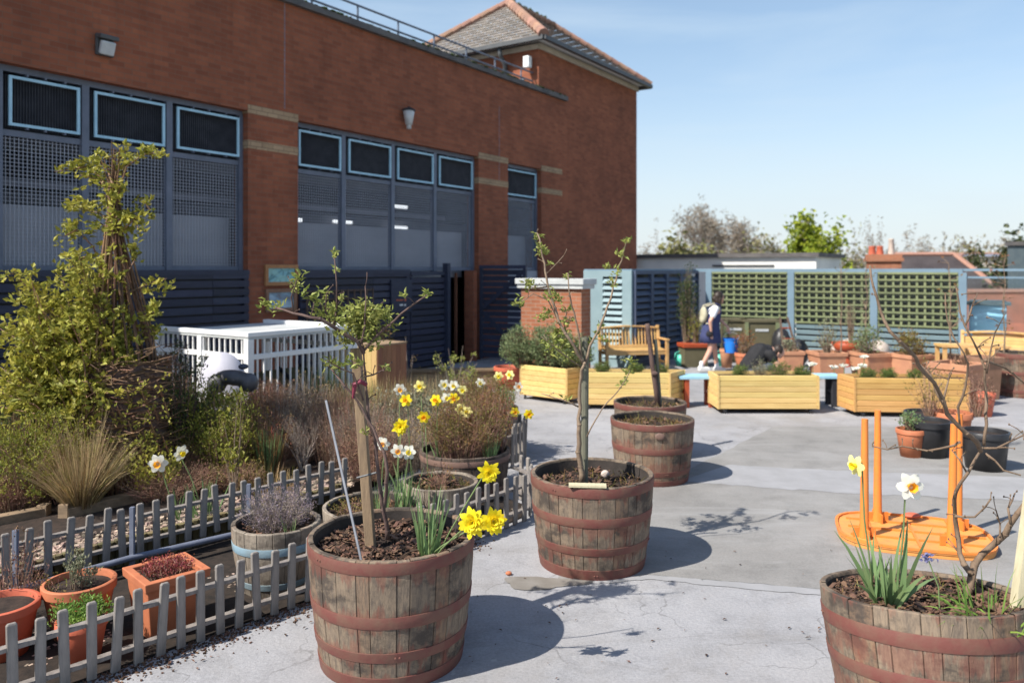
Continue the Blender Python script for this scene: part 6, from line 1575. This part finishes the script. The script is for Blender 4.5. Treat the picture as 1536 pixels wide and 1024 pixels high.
# walking woman (local +x = walking direction)
wl = Vector((4.03, 15.85, 0)); g = thing('person', 'woman in navy pinafore dress and white t-shirt walking with a blue bucket', 'person', wl, .12)
hipR, hipL = Vector((-.02, -.085, .84)), Vector((.02, .085, .84)); knR, knL = Vector((-.03, -.09, .47)), Vector((.13, .09, .46)); anR, anL = Vector((-.22, -.09, .13)), Vector((.17, .09, .09))
ch = Vector((.06, 0, 1.18)); nk = Vector((.12, 0, 1.36)); hd = Vector((.185, 0, 1.49))
shR, shL = Vector((.06, -.17, 1.29)), Vector((.12, .17, 1.29)); elR, elL = Vector((-.09, -.23, 1.05)), Vector((.24, .13, 1.07)); wrR, wrL = Vector((-.06, -.20, .83)), Vector((.38, -.0, .90))
m = MB()
for a, b_, r1, r2 in ((hipR, knR, .085, .058), (knR, anR, .056, .036), (hipL, knL, .085, .058), (knL, anL, .056, .036), (shR, elR, .046, .038), (elR, wrR, .037, .026), (shL, elL, .046, .038), (elL, wrL, .037, .026), (Vector((0, 0, .86)), ch, .125, .13), (ch, nk, .1, .05), (nk, hd, .05, .05)): m.capsule(a, b_, r1, r2)
for s in (-1, 1): m.ell(ch+Vector((.02, s*.09, .06)), (.09, .08, .07))
rh = Matrix.Rotation(.35, 3, 'Y')
m.ell(hd+Vector((.01, 0, .02)), (.092, .075, .115), rh); m.ell(hd+Vector((.085, 0, -.02)), (.02, .014, .02)); m.ell(hd+Vector((.05, 0, -.075)), (.04, .035, .03)); m.ell(hd+Vector((.0, -.075, .0)), (.015, .01, .025)); m.ell(hd+Vector((.0, .075, .0)), (.015, .01, .025))
hand(m, wrR, (.1, .1, -1), (1, 0, 0)); hand(m, wrL, (.15, 0, -1), (1, 0, 0))
for an in (anR, anL): m.capsule(an+Vector((0, 0, -.03)), an+Vector((.13, 0, -.05)), .038, .03)
remesh(m.build('body', skin, g))
m = MB()
for s in (-1, 1): m.ell(hd+Vector((.088, s*.03, .02)), (.008, .012, .006), None, 8, 6)
m.build('eyes', hair, g); m = MB(); m.ell(hd+Vector((.088, 0, -.055)), (.008, .02, .006)); m.build('mouth', terracotta_red, g)
m = MB(); m.ell(hd+Vector((-.015, 0, .045)), (.105, .09, .115), rh); m.ell(hd+Vector((-.05, 0, -.05)), (.07, .085, .12)); m.ell(hd+Vector((-.1, 0, -.0)), (.05, .05, .05))
for s in (-1, 1): m.capsule(hd+Vector((-.0, s*.08, .0)), hd+Vector((.0, s*.085, -.14)), .028, .015)
o = remesh(m.build('hair', hair, g), .012, 2)
m = MB(); m.capsule(Vector((.02, 0, .95)), ch, .135, .148); m.capsule(ch, nk-Vector((.01, 0, .05)), .13, .075); m.capsule(shR+Vector((0, .02, 0)), shR.lerp(elR, .55), .066, .06); m.capsule(shL-Vector((0, .02, 0)), shL.lerp(elL, .55), .066, .06); remesh(m.build('t_shirt', white_cloth, g), .012, 3)
m = MB(); n = 28; rings = [(.60, .215, .20, .01), (.75, .205, .185, .005), (.9, .175, .165, .01), (1.0, .155, .155, .025), (1.1, .160, .165, .045), (1.22, .155, .13, .075), (1.27, .13, .10, .09)]
vs = []
for z, rx, ry, ox in rings:
    for j in range(n): a = 2*PI*j/n; fl = 1+(.05*math.sin(a*7) if z < .8 else 0); vs.append((ox+rx*math.cos(a)*fl, ry*math.sin(a)*fl, z))
m.add(vs, [(i*n+j, i*n+(j+1) % n, i*n+n+(j+1) % n, i*n+n+j) for i in range(len(rings)-1) for j in range(n)]); o = m.build('dress', navy_cloth, g, True); sd = o.modifiers.new('t', 'SOLIDIFY'); sd.thickness = .006
for s in (-1, 1): m = MB(); m.tube([(.2, s*.07, 1.26), (.16, s*.09, 1.37), (.08, s*.09, 1.4), (-.06, s*.08, 1.33), (-.1, s*.07, 1.2)], .014, 6); m.build('strap', navy_cloth, g)
for an in (anR, anL):
    m = MB(); m.capsule(an+Vector((-.03, 0, -.035 if an is anL else -.03)), an+Vector((.15, 0, -.05)), .05, .04); m.box(an+Vector((.055, 0, -.075)), (.25, .085, .025)); remesh(m.build('shoe', rubber, g), .01, 2)
    m = MB(); m.capsule(an+Vector((0, 0, -.01)), an+Vector((0, 0, .07)), .044, .045); m.build('sock', white_cloth, g, True)
g = thing('backpack', 'pale yellow backpack on the back of the walking woman', 'backpack', wl+Vector((-.13, -.02, 1.0)), .12)
m = MB(); m.ell((-.01, 0, .17), (.07, .13, .17)); m.ell((-.04, 0, .08), (.05, .10, .09)); remesh(m.build('bag', yellow_cloth, g), .015)
for s in (-1, 1): m = MB(); m.tube([(.0, s*.1, .0), (.1, s*.13, -.02), (.235, s*.115, .12), (.25, s*.11, .25), (.17, s*.1, .40), (.0, s*.09, .34)], .016, 6); m.build('strap', yellow_cloth, g, True)
m = MB(); m.ell((0, 0, 0), (.075, .04, .06)); m.tube([(-.04, 0, .05), (0, 0, .1), (.04, 0, .05)], .006, 6); o = m.build('black_pouch', black_cloth, None, True); o.location = wl+Vector((-.07, -.22, .79)); tag(o, 'black pouch held at the hip of the walking woman', 'bag')
g = thing('bucket', 'bright blue bucket carried by the walking woman', 'bucket', wl+Vector((.42, -.0, .40)))
m = MB(); m.lathe([(0, 0), (.125, 0), (.17, .27), (.18, .27), (.18, .285), (.165, .285), (.118, .01), (0, .01)], 32); smooth_by_angle(m.build('body', bucket_blue, g), 40)
m = MB(); m.tube([(.172*math.cos(a), 0, .27+.14*math.sin(a)) for a in [PI*i/12 for i in range(13)]], .005, 6); m.build('handle', coping_white, g)
g = thing('weeds_in_bucket', 'dry pulled weeds sticking out of the blue bucket', 'plant', wl+Vector((.42, .0, .41))); m = MB()
for k in range(70): a = u(0, 6.28); m.blade((u(-.08, .08), u(-.08, .08), .1), Vector((math.cos(a)*.6, math.sin(a)*.6, 1)), u(.15, .32), .007, .6)
m.build('stems', lf_straw, g)
# crouching person, facing right
cl_ = Vector((4.14, 13.15, 0)); g = thing('person', 'person in black t-shirt crouching with head bent down to the right', 'person', cl_, .1)
hp = Vector((-.18, 0, .34)); ch = Vector((.04, 0, .68)); nk = Vector((.22, 0, .74)); hd = Vector((.34, 0, .68))
m = MB(); fR, fL = Vector((-.08, -.14, .08)), Vector((.10, .14, .08)); kR, kL = Vector((.22, -.17, .47)), Vector((.33, .16, .44))
for a, b_, r1, r2 in ((hp+Vector((0, -.1, 0)), kR, .1, .07), (kR, fR, .065, .045), (hp+Vector((0, .1, 0)), kL, .1, .07), (kL, fL, .065, .045), (hp, ch, .15, .15), (ch, nk, .14, .06), (nk, hd, .06, .055)): m.capsule(a, b_, r1, r2)
sR, sL = ch+Vector((.1, -.19, .0)), ch+Vector((.1, .19, .0)); eR, eL = Vector((.27, -.24, .46)), Vector((.36, .24, .44)); wR, wL = Vector((.44, -.12, .30)), Vector((.5, .1, .28))
for a, b_, r1, r2 in ((sR, eR, .06, .048), (eR, wR, .045, .03), (sL, eL, .06, .048), (eL, wL, .045, .03)): m.capsule(a, b_, r1, r2)
hand(m, wR, (.6, .1, -.6), (0, 1, 0)); hand(m, wL, (.6, 0, -.6), (0, 1, 0))
rh = Matrix.Rotation(1.2, 3, 'Y'); m.ell(hd+Vector((.02, 0, -.0)), (.09, .075, .115), rh); m.ell(hd+Vector((.06, 0, -.085)), (.018, .014, .02))
for s in (-1, 1): m.ell(hd+Vector((.0, s*.075, .0)), (.02, .01, .015))
remesh(m.build('body', skin, g))
m = MB()
for s in (-1, 1): m.ell(hd+Vector((.075, s*.03, -.065)), (.008, .01, .006), None, 8, 6)
m.build('eyes', hair, g)
m = MB(); m.ell(hd+Vector((.02, 0, .035)), (.115, .085, .085), rh @ Matrix.Rotation(.5, 3, 'Y')); m.ell(hd+Vector((-.04, 0, .02)), (.07, .08, .08)); remesh(m.build('hair', hair, g), .012, 2)
m = MB(); m.capsule(hp+Vector((.03, 0, .08)), ch, .18, .178); m.capsule(ch, nk-Vector((.05, 0, .01)), .165, .10); m.capsule(sR, sR.lerp(eR, .35), .08, .075); m.capsule(sL, sL.lerp(eL, .35), .08, .075); remesh(m.build('t_shirt', black_cloth, g), .012, 4)
m = MB(); m.ell(hp, (.17, .19, .16))
for a, b_, r1, r2 in ((hp+Vector((0, -.1, 0)), kR, .115, .085), (kR, fR, .08, .06), (hp+Vector((0, .1, 0)), kL, .115, .085), (kL, fL, .08, .06)): m.capsule(a, b_, r1, r2)
remesh(m.build('trousers', denim, g), .012, 3)
for f in (fR, fL): m = MB(); m.capsule(f+Vector((-.05, 0, -.02)), f+Vector((.16, 0, -.035)), .05, .04); remesh(m.build('shoe', black_cloth, g), .012, 2)

# extra mass in the left bed: tangled tan stems and grasses
for px, py, w_, n_, L, mt, m2, lab in ((60, 700, .5, 260, .75, lf_straw, lf_olive, 'tall tangle of tan and olive stems at the far left'), (170, 735, .3, 200, .40, lf_straw, lf_brown, 'low tangle of tan stems at the foot of the willow cone'), (330, 650, .35, 220, .62, lf_straw, lf_olive, 'tan and olive stems left of the square timber planter'),
        (450, 640, .45, 420, .62, lf_straw, lf_brown, 'dense tan stems behind the bare grey shrub'), (540, 660, .4, 420, .62, lf_straw, lf_brown, 'dense tan stems immediately behind the front stake'), (620, 640, .35, 420, .55, lf_straw, lf_grey, 'tan and grey-green stems left of the rusty heather'), (665, 615, .3, 300, .5, lf_grey, lf_straw, 'grey-green stems behind the rusty heather'), (400, 735, .25, 140, .2, lf_straw, lf_olive, 'short tan grass behind the second picket fence')):
    tuft('wild_grass', lab, gr(px, py, SZ), n_, L, .005, mt, w_, .35, .25, mt2=m2, n2=n_)
for k, (px, py, h_, lab) in enumerate(((92, 755, .62, 'yellow-leaved young shrub behind the straw tuft at the left'), (28, 750, .7, 'yellow-leaved young shrub nearest the left edge'))):
    shrub('young_shrub', lab, gr(px, py, SZ), .2, h_*.5, 30, 900, .045, lf_yellow, dead_twig, sr=.004, cluster=5, spread=.025, zc=h_*.55, group='yellow-leaved young shrubs')

for px, py, yy, rx, rz, n_, mt, sm, lab in ((270, 0, 7.3, .35, .26, 2600, lf_olive, dead_twig, 'low olive shrub between the willow cone and the young sapling'), (400, 0, 7.7, .34, .30, 2600, lf_rust, dead_twig, 'rusty tangle just right of the young sapling'), (350, 0, 7.0, .3, .12, 1600, lf_olive, dead_twig, 'low olive ground plant behind the second picket fence'), (560, 0, 7.4, .4, .26, 3000, lf_brown, dead_twig, 'pink-brown twiggy shrub between the two front tubs and the plywood box'), (120, 0, 6.9, .45, .28, 3600, lf_olive, dead_twig, 'olive and brown undergrowth between straw tuft and willow cone')):
    q = at(px, 600, yy); shrub('undergrowth_shrub', lab, Vector((q.x, yy, SZ)), rx, rz, 420, n_, .02, mt, sm, sr=.0028, cluster=5, spread=.025, shell=.2, base=.6)

q = at(300, 600, 7.75); shrub('undergrowth_shrub', 'tallish yellow-green shrub just below the white chair back', Vector((q.x-.0, 7.7, SZ)), .38, .42, 320, 5200, .028, lf_yellow, dead_twig, sr=.003, cluster=5, spread=.03, shell=.2, base=.5, zc=.42)
q = at(375, 600, 7.65); shrub('undergrowth_shrub', 'olive shrub between the dark jacket and the square timber planter', Vector((q.x, 7.62, SZ)), .22, .34, 160, 2200, .026, lf_olive, dead_twig, sr=.003, cluster=5, spread=.03, shell=.2, base=.5, zc=.36)

for px, yy, rx, rz, zc, n_, mt, sm, lab in ((425, 8.3, .34, .36, .46, 2600, lf_brown, grey_twig, 'tall pinkish twig mass hiding the foot of the white railing, left part'), (465, 8.5, .36, .38, .48, 2400, lf_straw, grey_twig, 'tall straw-coloured twig mass hiding the foot of the white railing, middle part'), (505, 8.4, .34, .34, .42, 2600, lf_brown, dead_twig, 'tall reddish twig mass hiding the foot of the white railing, right part'), (545, 8.0, .36, .30, .36, 2400, lf_grey, grey_twig, 'grey-green twig mass right of the reddish twigs'), (620, 7.7, .4, .26, .34, 2600, lf_straw, grey_twig, 'straw-coloured twig mass left of the dark tub'), (250, 8.6, .4, .5, .55, 3400, lf_dark, dead_twig, 'dark green shrub behind the thin evergreen, before the railing')):
    q = at(px, 600, yy); shrub('twiggy_shrub', lab, Vector((q.x, yy, SZ)), rx, rz, 420, n_, .017, mt, sm, sr=.003, cluster=4, spread=.025, shell=.2, base=.6, zc=zc)

q = at(342, 600, 7.4); shrub('undergrowth_shrub', 'yellow-green shrub hiding the lower half of the white chair', Vector((q.x, 7.35, SZ)), .30, .36, 260, 4600, .028, lf_yellow, dead_twig, sr=.003, cluster=5, spread=.03, shell=.2, base=.5, zc=.40)
